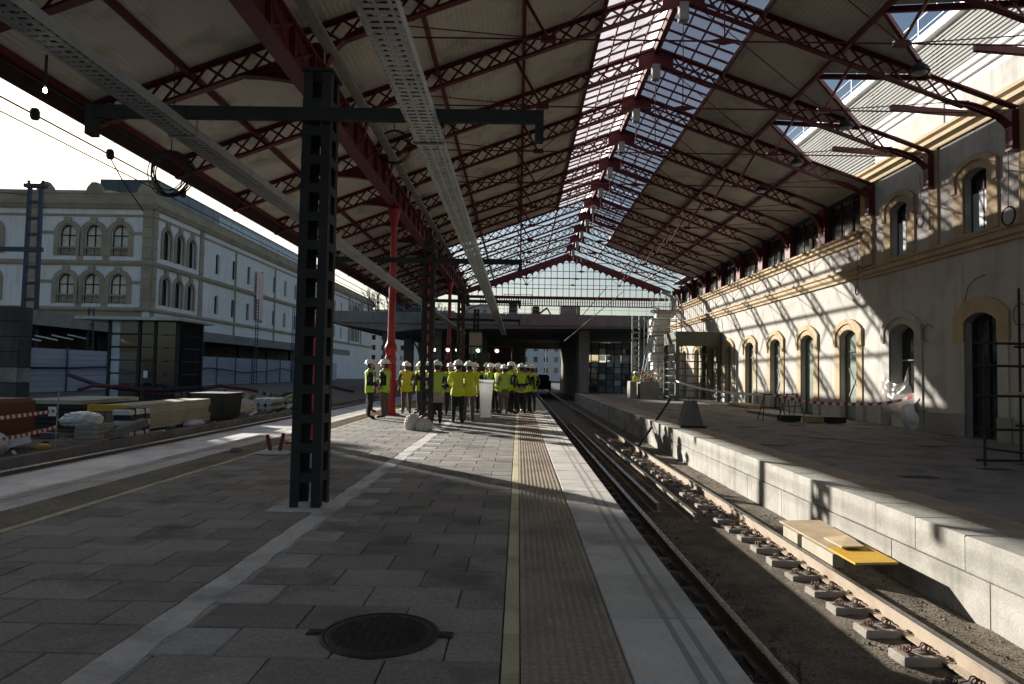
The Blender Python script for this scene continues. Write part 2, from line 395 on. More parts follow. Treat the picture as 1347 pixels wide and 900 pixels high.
me = MB().box(-.012, .012, -.31, .31, 0, .007).mesh('slat', M['galv_dull'])
for i in range(16): ob('slat', me, gr, loc=(-.4+.06+.0453*i, 0, .003))
# --- rails
RZ = -.73
def rail(name, x, y0, y1, parent, zt=RZ, web='rail_web'):
    hw = .036; prof = [(-.075,-.172),(.075,-.172),(.075,-.160),(.012,-.140),(.010,-.045),(hw,-.035),(hw,-.006),(.026,0),(-.026,0),(-hw,-.006),(-hw,-.035),(-.010,-.045),(-.012,-.140),(-.075,-.160)]
    r = MB(); n = len(prof)
    vs = [(x+u, y0, zt+v) for u, v in prof]+[(x+u, y1, zt+v) for u, v in prof]
    fs = []; 
    for i in range(n):
        r.cur = 1 if i in (6,7,8) else 0
        r.add([vs[i], vs[(i+1)%n], vs[(i+1)%n+n], vs[i+n]], [(0,1,2,3)])
    r.cur = 0
    r.add(vs, [tuple(range(n-1,-1,-1)), tuple(range(n,2*n))])
    return r.build(name, [M[web], M['rail_top']], parent)
tr = thing('railway_track', 'track with sunlit rusty rail on concrete fixing blocks between the two platforms', 'railway track', (2.9, 10, -.93))
rail('rail', 2.05, -4, 120, tr); rail('rail', 3.72, -4, 120, tr)
# concrete block with sprung fixings
blk = MB(); blk.cbox(-.42, -.085, -.115, .115, -.14, 0, .012); blkm = blk.mesh('fixing_block', M['block_concrete'])
def coil():
    c = MB(); pts = []
    for i in range(26):
        t = i/25; a = t*2*math.pi*2.3
        pts.append((.045*math.cos(a), -.055+.11*t, .05+.034*math.sin(a)))
    pts = [(.10, -.075, .02), (.07, -.07, .045)]+pts+[(-.02,.075,.03), (-.11,.08,.012)]
    c.tube(pts, .009, 5); c.lathe([(.018,0),(.018,.03),(.011,.03),(.011,.075),(.0,.078)], 6, (0,0,0))
    c.box(-.09,.09,-.05,.05,-.002,.012); return c.mesh('spring_clip', M['clip'], False)
cm = coil()
for x, sgn in ((3.72, 1), (2.05, 1)):
    y = 3.05; q = 0
    while y < (44 if sgn and x > 3 else 40):
        p = ob('fixing_block', blkm, tr, loc=(x-2.9+random.uniform(-.012,.012), y-10+random.uniform(-.03,.03), 0.065), rot=(random.uniform(-.03,.03), random.uniform(-.03,.03), random.uniform(-.07,.07)))
        ob('spring_clip', cm, p, loc=(-.15, random.uniform(-.01,.01), .0), rot=(0,0,random.uniform(-.25,.25)), scale=(.8,.8,.8))
        ob('spring_clip', cm, p, loc=(-.33, random.uniform(-.02,.05), .0), rot=(0,0,1.9+random.uniform(-.5,.5)), scale=(.7,.7,.7)); y += .6; q += 1
gt = thing('guard_rails', 'pair of short inner guard rails lying beyond the fixing blocks in the track', 'rail', (2.7, 20, -.93))
rail('rail', 2.95, 11.4, 26, gt, -.76); rail('rail', 2.5, 12.2, 32, gt, -.76)
for yy in [11.8+.75*i for i in range(20)]: MB().box(2.4, 3.05, yy-.06, yy+.06, -.945, -.925).build('tie_plate', M['clip'], gt)
# loose stones along the left platform wall and between blocks
st = MB()
for i in range(5200):
    if i < 1500: x = random.uniform(1.22, 1.9); y = 2.5+30*random.random()**1.7; s = random.uniform(.02,.055)
    elif i < 1800: x = random.uniform(4.3, 4.6); y = 2.5+40*random.random()**1.6; s = random.uniform(.008,.022)
    elif i < 2400: x = random.uniform(2.15, 3.5); y = 3+36*random.random()**1.3; s = random.uniform(.006,.022)
    elif i < 3600: x = random.gauss(2.3, .12); y = 3+30*random.random()**1.5; s = random.uniform(.01,.035)
    else: x = random.gauss(4.15, .16); y = 3+30*random.random()**1.5; s = random.uniform(.005,.016)
    a = random.random()*6.3; p = []
    for k in range(4): t = a+k*1.57+random.uniform(-.4,.4); p.append((x+s*math.cos(t), y+s*math.sin(t), -.935))
    p += [(x+(u-x)*.6+random.uniform(-.3,.3)*s, yy+(y-yy)*.4, -.93+s*random.uniform(.5,1.0)) for u, yy, _ in p]
    st.add(p, [(0,1,5,4),(1,2,6,5),(2,3,7,6),(3,0,4,7),(4,5,6,7)])
o = st.build('loose_stones', M['stone_bed']); tag(o, 'loose dark ballast stones scattered on the right track bed', 'stones'); o['kind'] = 'stuff'
# left track rails
tl = thing('railway_track', 'dusty track in shade beside the work yard of stacked materials', 'railway track', (-7.6, 10, -.55))
for x in (-7.2, -8.9): rail('rail', x, -6, 125, tl, -.37, 'rail')
# kerb along the yard
kb = thing('yard_kerb', 'dark concrete kerb edging the shaded left track', 'kerb', (-9.5, 10, -.55))
km = MB().cbox(-.09, .09, -.49, .49, -.6, .0, .015).mesh('kerb_stone', M['old_concrete'])
for i in range(60): ob('kerb_stone', km, kb, loc=(random.uniform(-.01,.01), -6+i-0.0, .30+random.uniform(-.01,.01)))
# --- right platform with its lit block wall
rp = struct(MB().box(4.66, 30, -6, 55.5, -1.2, -.115).build('station_platform', [M['joint']]))
cme = MB().cbox(-.22, .26, -.436, .436, -.36, 0, .012).mesh('coping_block', M['coping'])
wme = MB().box(-.165, .05, -.874, .874, -.60, -.004).mesh('wall_block', M['coping'])
i = 0; y = -2.5
while y < 55:
    ob('coping_block', cme, rp, loc=(4.86, y+.44, -.10+random.uniform(-.004,.004)), rot=(0,0,random.uniform(-.004,.004))); y += .88
y = -2.0
while y < 55:
    ob('wall_block', wme, rp, loc=(4.80+random.uniform(-.006,.006), y+.88, -.472)); y += 1.76
t = MB(); yy = 3.0
while yy < 54: t.cbox(5.13, 5.72, yy+.004, yy+.796, -.16, -.10+random.uniform(-.003,.002), .006); yy += .8
t.build('tactile_band', M['tactile'], rp, kind='stuff')
t = MB(); k = 0; yy = 4.0
while yy < 54:
    x = 5.725-(.3 if k % 2 else 0)
    while x < 12.8:
        a = max(x, 5.725); bb = min(x+.6, 12.79)
        if random.random() > .03: t.cbox(a+.004, bb-.004, yy+.004, yy+.396, -.16, -.10+random.uniform(-.004,.003), .005)
        x += .6
    yy += .4; k += 1
t.build('paver_field', M['paver'], rp, kind='stuff')
# ================================================================ TRAIN SHED CANOPY
RX, SL, ZR = 4.15, .37, 11.5
def zr(x): return ZR-SL*abs(x-RX)
TY = [-4.1+3.6*i for i in range(17)]          # trusses
shed = thing('station_canopy', 'dark red iron train shed roof with lattice trusses, cream panels and glazed ridge', 'canopy', (-4.28, 10, 0))
S0 = Vector((-4.28, 10, 0))
def sp(name, b, m, parent=shed, **k):
    return b.build(name, m, parent, **k)
RED = M['red_iron']
# chords of one truss, in the plane y = 0 (shared mesh)
ch = MB()
for xa, xb in ((-9.0, RX), (RX, 11.4)):
    for dz in (.25, -.25):
        ch.bar((xa, 0, zr(xa)+dz), (xb, 0, zr(xb)+dz), .17, .035); ch.bar((xa, 0, zr(xa)+dz*.83), (xb, 0, zr(xb)+dz*.83), .04, .07)
ch.prism([(RX-.55, zr(RX-.55)-.27), (RX, ZR-.27), (RX+.55, zr(RX-.55)-.27), (RX+.55, zr(RX-.55)+.27), (RX, ZR+.27), (RX-.55, zr(RX-.55)+.27)], lambda u, v, t: (u, t, v), -.03, .03)
def knee(b, xw, zb, xt, th=.05, fl=.20):
    n = 9; zt = zr(xt)-.27; arc = []
    for i in range(n+1):
        t = math.pi/2*i/n; arc.append((xt+(xw-xt)*math.cos(t), zb+(zt-zb)*math.sin(t)))
    poly = [(xw, zr(xw)-.2)]+arc
    for i in range(n):
        a, c = arc[i], arc[i+1]
        b.add([(a[0], -th, a[1]), (c[0], -th, c[1]), (c[0], -th, zr(c[0])-.22), (a[0], -th, zr(a[0])-.22),
               (a[0], th, a[1]), (c[0], th, c[1]), (c[0], th, zr(c[0])-.22), (a[0], th, zr(a[0])-.22)], [(0,1,2,3),(7,6,5,4),(0,4,5,1)])
        b.bar((a[0], 0, a[1]), (c[0], 0, c[1]), fl, .03)
knee(ch, -4.12, 7.55, -2.3); knee(ch, -4.44, 7.25, -5.8)
chm = ch.mesh('truss', RED)
# lattice of one truss, as single bars
lat = []; step = .46
def run(xa, xb):
    n = max(1, round(abs(xb-xa)/step))
    for i in range(n):
        x0 = xa+(xb-xa)*i/n; x1 = xa+(xb-xa)*(i+1)/n
        lat.append(((x0, .02, zr(x0)-.23), (x1, .02, zr(x1)+.23))); lat.append(((x0, -.02, zr(x0)+.23), (x1, -.02, zr(x1)-.23)))
run(-8.95, RX-.5); run(RX+.5, 11.3)
lm = [MB().bar(p, q, .055, .012, (0,1,0)).mesh('lattice_bar', RED) for p, q in lat]
lj = MB()
for p, q in lat: lj.bar(p, q, .055, .012, (0,1,0))
ljm = lj.mesh('lattice', RED)
# tie rods and struts
tie = MB(); ZT = 8.43; xl, xr_ = -3.2, 11.5
tie.tube([(xl,0,ZT), (xr_,0,ZT)], .02, 6); tiem = tie.mesh('tie_rod', RED)
sts = MB()
for s in (-1, 1):
    xn = RX+s*3.65
    sts.tube([(xn,0,ZT), (RX+s*4.35,0,zr(RX+s*4.35)-.25)], [.03,.045], 6)
    sts.tube([(xn,0,ZT), (RX+s*.3,0,zr(RX)-.3)], .014, 6); sts.tube([(xn,0,ZT), (RX+s*7.4,0,zr(RX+s*7.2)-.1)], .014, 6)
    sts.box(xn-.16, xn+.16, -.05, .05, ZT-.06, ZT+.06)
sts.tube([(RX,0,ZT-.05), (RX,0,zr(RX)-.25)], .013, 6); sts.prism([(RX-.35,ZT),(RX,ZT-.07),(RX+.35,ZT),(RX,ZT+.07)], lambda u, v, t: (u,t,v), -.03, .03)
stsm = sts.mesh('struts', RED)
# wall brackets: near ones die into the pavilion wall, far ones stand as posts on the cornice
kn = MB(); knee(kn, 12.72, 7.62, 11.0, .06, .26); kn.bar((11.0,0,zr(11.0)+.25), (12.74,0,zr(12.74)+.25), .2, .05); kn.box(12.55, 12.78, -.13, .13, 7.45, 8.5); knm = kn.mesh('wall_bracket', RED)
kf = MB(); knee(kf, 12.55, 7.10, 10.9, .07, .28); kf.bar((10.9,0,zr(10.9)+.25), (12.74,0,zr(12.74)+.25), .2, .05); kf.box(12.5, 12.8, -.30, .30, 7.02, 8.5); kfm = kf.mesh('wall_bracket', RED)
for y in TY:
    loc = Vector((0, y, 0))-S0
    t = ob('truss', chm, shed, loc=loc)
    if 13 < y < 22:
        for m_ in lm: ob('lattice_bar', m_, t, loc=(0,0,0))
    else: ob('lattice', ljm, t, loc=(0,0,0), kind='stuff')
    ob('tie_rod', tiem, t, loc=(0,0,0)); ob('struts', stsm, t, loc=(0,0,0))
    ob('wall_bracket', knm if y < 25 else kfm, t, loc=(0,0,0))
# longitudinal girder on the columns
gd = MB(); Y0, Y1 = -4.1, 57.4
gd.box(-4.45, -4.11, Y0, Y1, 7.0, 7.05); gd.box(-4.42, -4.14, Y0, Y1, 7.76, 7.81); gd.box(-4.31, -4.25, Y0, Y1, 7.05, 7.76)
gir = sp('girder', gd, RED)
me = MB().box(-.13, .13, -.02, .02, 7.05, 7.76).mesh('stiffener', RED)
for i in range(50): ob('stiffener', me, gir, loc=(-4.28, -3.5+1.2*i, 0))
gu = MB()
for i in range(51):
    y = -3.5+1.2*i; gu.bar((-4.2, y, 7.08), (-4.2, y+1.18, 7.74), .05, .012, (1,0,0)); gu.bar((-4.2, y, 7.74), (-4.2, y+1.18, 7.08), .05, .012, (1,0,0))
gu.build('lattice', RED, gir, kind='stuff')
sp('gutter', MB().box(-4.1, -3.86, Y0, 39, 8.02, 8.08).box(-4.1, -4.06, Y0, 39, 8.08, 8.3), M['galv_dull'])
# short uprights from girder to trusses
up = MB().box(-.09, .09, -.09, .09, 7.81, 8.25).mesh('upright', RED)
for y in TY: ob('upright', up, shed, loc=Vector((-4.28, y, 0))-S0)
# columns
cp = MB(); prof = [(.26,0),(.26,.05),(.215,.09),(.205,.14),(.185,.20),(.175,1.75),(.195,1.82),(.20,1.9),(.17,1.97),(.165,2.1),(.20,2.16),(.215,2.24),(.19,2.32),(.14,2.42),(.125,2.6),(.105,6.2),(.12,6.3),(.115,6.42),(.17,6.7),(.21,6.85),(.21,7.0)]
cp.lathe(prof, 20); cpm = cp.mesh('column', M['red_column'], True)
fl = MB()
for k in range(12):
    t = 2*math.pi*k/12; fl.tube([(.176*math.cos(t), .176*math.sin(t), .3), (.172*math.cos(t), .172*math.sin(t), 1.7)], .014, 5)
flm = fl.mesh('fluting', M['red_column'], True); pl_ = MB().cbox(-.30,.30,-.30,.30,-.02,.05,.02).mesh('base_plate', M['red_column'])
for y in (2.9, 13.8, 22.8, 32.2, 41.6, 51.0):
    c = ob('column', cpm, shed, loc=Vector((-4.28, y, 0))-S0); ob('fluting', flm, c, loc=(0,0,0)); ob('base_plate', pl_, c, loc=(0,0,0))
# purlins
LX = [-9.05, -6.95, -4.28, -2.24, 0.0, 2.07]; RXs = [6.23, 8.4, 10.5, 12.72]
def purlin(x, y0, y1, w=.09, h=.13): sp('purlin', MB().box(x-w/2, x+w/2, y0, y1, zr(x)+.27-h, zr(x)+.27), RED)
for x in (-8.95, -6.95, -2.24, 0.0, 2.07, 6.23, 8.4): purlin(x, -4.1, 57.4)
purlin(10.5, 24.6, 57.4); purlin(RX, -4.1, 57.4, .16, .2)
sp('eave_beam', MB().box(-9.10, -9.04, -4.1, 57.4, zr(-9.05)-.16, zr(-9.05)+.30), M['eave_iron'])
# roof panels, bay by bay
def pz(x): return zr(x)+.285
def panel(pts, name='roof_panel', m='roof_sheet', th=.03, parent=shed):
    b = MB(); n = len(pts)
    b.add([(x, y, pz(x)) for x, y in pts]+[(x, y, pz(x)+th) for x, y in pts], [tuple(range(n-1,-1,-1)), tuple(range(n,2*n))]+[(i,(i+1)%n,(i+1)%n+n,i+n) for i in range(n)])
    return b.build(name, M[m], parent)
G = .012
for i, y0 in enumerate(TY):
    y1 = y0+3.6
    for a, c in zip(LX[:-1], LX[1:]):
        if a > -4.5 and y0 > 38.5: continue
        panel([(a+G, y0+G), (c-G, y0+G), (c-G, y1-G), (a+G, y1-G)])
    for a, c in zip(RXs[:-1], RXs[1:]):
        if y0 > 49: continue
        if y0 < 24 and y0 > -3:
            ym = (y0+y1)/2
            if a > 10: continue
            if a > 8:
                panel([(a+G, y0+G), (c, y0+G), (a+G, ym-.05)]); panel([(a+G, y1-G), (a+G, ym+.05), (c, y1-G)])
                for ye in (y0, y1):
                    sp('hip_beam', MB().bar((a, ym, zr(a)+.2), (c, ye+(.05 if ye == y0 else -.05), zr(c)+.2), .08, .14), RED)
                continue
        panel([(a+G, y0+G), (c-G, y0+G), (c-G, y1-G), (a+G, y1-G)])
# rafter end beams over the pavilion bays
for y in TY:
    if -3 < y < 24: sp('eave_beam', MB().bar((10.5, y+1.8, zr(10.5)+.1), (12.7, y+1.8, zr(10.5)-.05), .12, .16), RED)
# glazed ridge: panes and bars
bar_m = {}
for s in (-1, 1):
    xa, xb = RX+s*.06, RX+s*2.06
    bm1 = MB().bar((xa, 0, pz(xa)+.02), (xb, 0, pz(xb)+.02), .045, .06).mesh('glazing_bar', RED)
    b = MB(); b.add([(xa,.02,pz(xa)+.05),(xb,.02,pz(xb)+.05),(xb,.58,pz(xb)+.05),(xa,.58,pz(xa)+.05)], [(0,1,2,3)]); pm1 = b.mesh('skylight_pane', M['skylight'])
    ye = 38.9 if s < 0 else 46
    y = -4.1
    while y < ye:
        ob('glazing_bar', bm1, shed, loc=Vector((0, y, 0))-S0)
        if not (y > 30 and random.random() < .12): ob('skylight_pane', pm1, shed, loc=Vector((0, y, 0))-S0)
        y += .6
    for q in (.55, 1.05, 1.55):
        x = RX+s*q; sp('glazing_purlin', MB().box(x-.02, x+.02, -4.1, ye, pz(x)-.09, pz(x)-.04), RED)
for y in TY:      # electrical trunking over the ridge joints
    sp('junction_tray', MB().box(RX-.12, RX+.12, y-.12, y+.12, ZR-.75, ZR-.28), M['galv_dull'])
b = MB()
for s in (-1, 1): b.box(RX+s*.1-.01, RX+s*.1+.01, -4.1, 46, 11.8, 12.5)
b.prism([(RX-.16,12.5),(RX+.16,12.5),(RX,12.6)], lambda u, v, t: (u, t, v), -4.1, 46)
sp('ridge_shade_fin', b, M['galv'])  # fin added to block sun passing over the ridge onto the upper wall
# gable screen
gs = MB(); YG = 57.5
for xa, xb in ((-4.5, RX), (RX, 12.7)):
    gs.bar((xa, YG, zr(xa)-.02), (xb, YG, zr(xb)-.02), .2, .42)
gs.box(-4.5, 12.5, YG-.1, YG+.1, 7.72, 7.96); gs.box(-3.4, 11.4, YG-.08, YG+.08, 7.12, 7.2)
gs.bar((-3.4, YG, 7.16), (-4.4, YG, 6.75), .16, .08); gs.bar((11.4, YG, 7.16), (12.4, YG, 6.75), .16, .08)
gab = sp('gable_screen', gs, RED)
xs = [-4.05+.513*i for i in range(33)]
for x in xs:
    zt = zr(x)-.22
    if zt > 8.1: MB().box(x-.028, x+.028, YG-.04, YG+.04, 7.96, zt).build('glazing_bar', RED, gab)
for x0, x1 in zip(xs[:-1], xs[1:]):
    xm = (x0+x1)/2; r = .2; zc = min(zr(x0), zr(x1))-.5
    if zc < 8.0: continue
    b = MB(); n = 8
    for i in range(n):
        t0, t1 = math.pi*i/n, math.pi*(i+1)/n
        p = [(xm-(.25 if i == 0 else r)*math.cos(t0), zc+r*math.sin(t0)), (xm-(.25 if i == n-1 else r)*math.cos(t1), zc+r*math.sin(t1))]
        b.prism([p[0], p[1], (p[1][0], zr(p[1][0])-.2), (p[0][0], zr(p[0][0])-.2)], lambda u, v, t: (u, t, v), YG-.03, YG+.03)
    b.build('scallop', RED, gab)
for z in (8.6, 9.5): MB().box(-4.0+max(0,(z-8.2)*2.2), 12.3-max(0,(z-8.2)*2.2), YG-.025, YG+.025, z, z+.05).build('glazing_rail', RED, gab)
me = MB().box(-.04, .04, -.03, .03, 7.2, 7.72).mesh('frieze_slat', RED)
x = -3.3
while x < 11.4: ob('frieze_slat', me, gab, loc=(x, YG, 0)); x += .2
# pendant lamps
def pendant(x, y, z, ztop, label):
    t = thing('pendant_lamp', label, 'pendant lamp', (x, y, z), 'enamel lamps hung under the right roof slope')
    MB().lathe([(.235,0),(.24,.02),(.20,.12),(.12,.20),(.06,.24),(.05,.32),(.0,.33)], 18, (x,y,z)).build('shade', M['black'], t, True)
    MB().lathe([(.21,.015),(.12,-.045),(.0,-.06)], 14, (x,y,z)).build('lens', M['pane_film'], t, True)
    MB().tube([(x,y,z+.3), (x,y,ztop)], .008, 5).build('cord', M['cable'], t)
PL = ['black bell lamp hung above the station cornice beside the louvre screen', 'black bell lamp hung under the second triangular roof gap', 'black bell lamp hung where the pavilion corner meets the roof', 'small black bell lamp hung over the first arched door past the pavilion', 'small black bell lamp hung over the further arched doors']
for i_, y in enumerate((16.6, 20.4, 24.0, 27.6, 31.2)): pendant(9.75, y, 9.05, zr(9.75)-.25+.2, PL[i_])
# ---------------------------------------------------------------- lattice posts with crossarms
def lattice_post(x, y, label, top=4.95, box_sign=False, za=4.43):
    t = thing('lattice_post', label, 'post', (x, y, 0), None)
    a = MB(); W, D = .158, .185
    for sx in (-1, 1):
        for sy in (-1, 1):
            l = MB(); px, py = x+sx*W, y+sy*D; px2, py2 = x+sx*(W-.012), y+sy*(D-.012)
            l.bar((px-sx*.045, py, 0), (px2-sx*.045, py2, top), .09, .012, (0,1,0)); l.bar((px, py-sy*.045, 0), (px2, py2-sy*.045, top), .012, .09, (0,1,0)); l.build('leg', M['post_iron'], t)
    z = .28
    while z < top-.1:
        for sy in (-1, 1): MB().box(x-W+.004, x+W-.004, y+sy*(D-.004)-.006, y+sy*(D-.004)+.006, z, z+.10).build('batten', M['post_iron'], t)
        for sx in (-1, 1): MB().box(x+sx*(W-.006)-.006, x+sx*(W-.006)+.006, y-D+.01, y+D-.01, z+.0, z+.10).build('batten', M['post_iron'], t)
        z += .315
    MB().box(x-W-.02, x+W+.02, y-D-.02, y+D+.02, top, top+.03).build('cap', M['post_iron'], t)
    arm = MB()
    arm.box(x-2.45, x+2.45, y-.275, y-.215, za-.07, za+.07); arm.box(x-2.45, x+2.45, y-.213, y-.16, za+.05, za+.068)
    arm.build('crossarm', M['post_iron'], t)
    for s in (-1, 1): MB().box(x+s*2.45-.045, x+s*2.45+.045, y-.285, y-.15, za-.26, za+.071).build('end_bracket', M['post_iron'], t)
    MB().cbox(x-.36, x+.36, y-.36, y+.36, -.02, .012, .01).build('footing', M['cement'], t)
    if box_sign: MB().box(x-.36, x+.36, y-.34, y-.24, 2.5, 3.7).build('cabinet', M['wood_pale'], t)
    return t
lattice_post(-2.27, 7.55, 'tall dark lattice post with a crossarm standing alone on the shaded pavers', 4.78, False, 4.27)
lattice_post(-2.45, 18.3, 'lattice post with crossarm rising behind two plastic sacks at its foot')
lattice_post(-2.45, 28.6, 'lattice post rising from the middle of the crowd in yellow vests')
lattice_post(-2.45, 38.8, 'lattice post carrying a beige cabinet, standing under the bridge front', 5.0, True)
# ---------------------------------------------------------------- cable trays hung under the crossarms
def tray(x, z, label, w=.30, m='galv', y1=47):
    t = thing('cable_tray', label, 'cable tray', (x, 10, z))
    b = MB()
    for s in (-1, 1): b.box(x+s*w/2-.004, x+s*w/2+.004, -3, y1, z, z+.10)
    b.build('side_rail', M[m], t)
    r = MB(); y = -3
    while y < y1: r.box(x-w/2, x+w/2, y, y+.055, z-.004, z); y += .09
    for q in (-.11, 0, .11): r.box(x+q-.014, x+q+.014, -3, y1, z-.0085, z-.0045)
    r.build('perforated_base', M[m], t, kind='stuff')
    for q in (-.08, -.02, .06): MB().tube([(x+q, -3+5*i, z+.03+random.uniform(0,.02)) for i in range(11)], .016, 6).build('cable', M['cable'], t)
    for yy in (7.55, 18.3, 28.6, 38.8):
        MB().bar((x-w/2-.02, yy, z-.012), (x+w/2+.02, yy, z-.012), .04, .02).tube([(x-w/2-.02, yy, z-.01), (x-w/2-.02, yy, 4.40)], .008, 5).tube([(x+w/2+.02, yy, z-.01), (x+w/2+.02, yy, 4.40)], .008, 5).build('hanger', M['galv_dull'], t)
tray(-1.05, 4.06, 'long perforated grey cable tray hung between the lattice posts and the track')
tray(-3.83, 4.10, 'long grey cable tray running behind the lattice posts beside the red columns', .28, 'galv_dull')
# ---------------------------------------------------------------- cable coils
def coil_thing(c, r, n, label, ztop, ax=(1,0,0), jit=.06, rr=.012):
    t = thing('cable_coil', label, 'cable coil', c, None); b = MB()
    A = Vector(ax).normalized(); 
    for k in range(n):
        j = Vector((random.uniform(-jit,jit), random.uniform(-jit,jit), random.uniform(-jit,jit)))*r; rk = r*random.uniform(.86,1.03); sq = random.uniform(.8,1.05)
        b.tube([Vector(c)+j+A*(rk*sq*math.cos(u))+Vector((0,.15*jit*math.sin(2*u),rk*math.sin(u))) for u in [2*math.pi*i/24 for i in range(24)]], rr, 5, True)
    b.build('loops', M['cable'], t)
    MB().tube([(c[0], c[1], c[2]+r), (c[0]+.02, c[1], (c[2]+r+ztop)/2), (c[0], c[1], ztop)], rr, 5).build('tail', M['cable'], t)
coil_thing((-5.55, 10.6, 4.55), .36, 11, 'thick bundle of black cable looped in the open air left of the nearest post', 6.4, jit=.16, rr=.0085)
coil_thing((-3.75, 19.6, 8.0), .50, 5, 'wide cable loop hung from the roof beside the red girder', 9.3, jit=.04)
coil_thing((12.55, 21.4, 6.45), .20, 4, 'small cable loop hanging on the wall between the two upper windows', 8.0, (0,1,0), .1, .010)
coil_thing((12.55, 17.55, 5.75), .25, 3, 'round cable loop hanging beside the upper window with white panes', 8.0, (0,1,0), .04, .012)
coil_thing((12.5, 25.3, 4.75), .17, 3, 'little cable loop hanging below the pavilion corner above the arched doors', 7.0, (0,1,0), .05, .010)
# ================================================================ BUILDINGS
class Face:
    """a vertical plane: origin, direction along the wall, outward normal"""
    def __init__(s, o, u, n): s.o = Vector(o); s.u = Vector(u); s.n = Vector(n)
    def p(s, u, v, d=0): return s.o+s.u*u+s.n*d+Vector((0,0,v))
def outline(op, seg=10):
    """left jamb bottom -> arch -> right jamb bottom of an opening (uc, w, v0, vs, rise)"""
    uc, w, v0, vs, rise = op; pts = [(uc-w/2, v0), (uc-w/2, vs)]
    if rise > 0:
        if rise >= w/2-.01: pts += [(uc-w/2*math.cos(math.pi*i/seg), vs+rise*math.sin(math.pi*i/seg)) for i in range(1, seg)]
        else:
            R = (w*w/4+rise*rise)/(2*rise); a = math.asin(w/2/R)
            pts += [(uc+R*math.sin(-a+2*a*i/seg), vs+rise-R+R*math.cos(-a+2*a*i/seg)) for i in range(1, seg)]
    return pts+[(uc+w/2, vs), (uc+w/2, v0)]
def wall_row(b, F, u0, u1, v0, v1, ops, depth=.35, d=0):
    """wall strip with arched openings and their reveals"""
    def q(a, c, e, f): b.add([F.p(a, e, d), F.p(c, e, d), F.p(c, f, d), F.p(a, f, d)], [(0,1,2,3)])
    cur = u0
    for op in sorted(ops):
        uc, w, b0, vs, rise = op
        if uc-w/2 > cur: q(cur, uc-w/2, v0, v1)
        if b0 > v0: q(uc-w/2, uc+w/2, v0, b0)
        pts = outline(op); arch = pts[1:-1]
        for p0, p1 in zip(arch[:-1], arch[1:]):
            b.add([F.p(p0[0], p0[1], d), F.p(p1[0], p1[1], d), F.p(p1[0], v1, d), F.p(p0[0], v1, d)], [(0,1,2,3)])
        for p0, p1 in zip(pts[:-1], pts[1:]):
            b.add([F.p(*p0, d), F.p(*p1, d), F.p(*p1, d-depth), F.p(*p0, d-depth)], [(0,1,2,3)])
        if b0 > v0: b.add([F.p(uc-w/2, b0, d), F.p(uc+w/2, b0, d), F.p(uc+w/2, b0, d-depth), F.p(uc-w/2, b0, d-depth)], [(0,1,2,3)])
        cur = uc+w/2
    if cur < u1: q(cur, u1, v0, v1)
def surround(F, op, wd, pr, grow=0, back=-.02):
    """moulding band of width wd around an opening, pr proud"""
    b = MB(); uc, w, v0, vs, rise = op; a = outline((uc, w+2*grow, v0, vs, rise+grow if rise else 0))
    if 0 < rise < w/2-.01:
        R = (w*w/4+rise*rise)/(2*rise)+wd; r2 = R-math.sqrt(max(.01, R*R-(w/2+wd)**2)); o = outline((uc, w+2*wd, v0, vs+rise+wd-r2, r2))
    else: o = outline((uc, w+2*wd, v0, vs, rise+wd if rise else 0))
    for i in range(len(a)-1):
        v = [F.p(*a[i], back), F.p(*a[i+1], back), F.p(*o[i+1], back), F.p(*o[i], back), F.p(*a[i], pr), F.p(*a[i+1], pr), F.p(*o[i+1], pr), F.p(*o[i], pr)]
        b.add(v, [(4,5,6,7), (0,1,5,4), (2,3,7,6)]+([(0,4,7,3)] if i == 0 else [])+([(1,2,6,5)] if i == len(a)-2 else []))
    return b
def pane(F, op, d, z0=None, z1=None):
    b = MB(); pts = outline(op); b.add([F.p(*p, d) for p in pts], [tuple(range(len(pts)))]); return b
def frame(F, op, d, w=.06, t=.05, mull=1, trans=()):
    b = surround(F, (op[0], op[1]-2*w, op[2], op[3], max(0, op[4]-w)) if op[4] else (op[0], op[1]-2*w, op[2], op[3]-w, 0), w, d+t, 0, d)
    uc, wd, v0, vs, r = op
    def bx(a, c, e, f):
        P = [F.p(a, e, d), F.p(c, e, d), F.p(c, f, d), F.p(a, f, d), F.p(a, e, d+t*.8), F.p(c, e, d+t*.8), F.p(c, f, d+t*.8), F.p(a, f, d+t*.8)]
        b.add(P, [(3,2,1,0),(4,5,6,7),(0,1,5,4),(1,2,6,5),(2,3,7,6),(3,0,4,7)])
    for k in range(mull):
        u = uc-wd/2+wd*(k+1)/(mull+1); bx(u-w/2, u+w/2, v0, vs+r-.02)
    for v in trans: bx(uc-wd/2, uc+wd/2, v-w/2, v+w/2)
    bx(uc-wd/2+w, uc+wd/2-w, v0, v0+w)
    return b
def band(F, u0, u1, prof):
    """moulding: profile (d, v) swept along u"""
    b = MB(); b.prism(prof, lambda a, c, t: F.p(t, c, a), u0, u1); return b

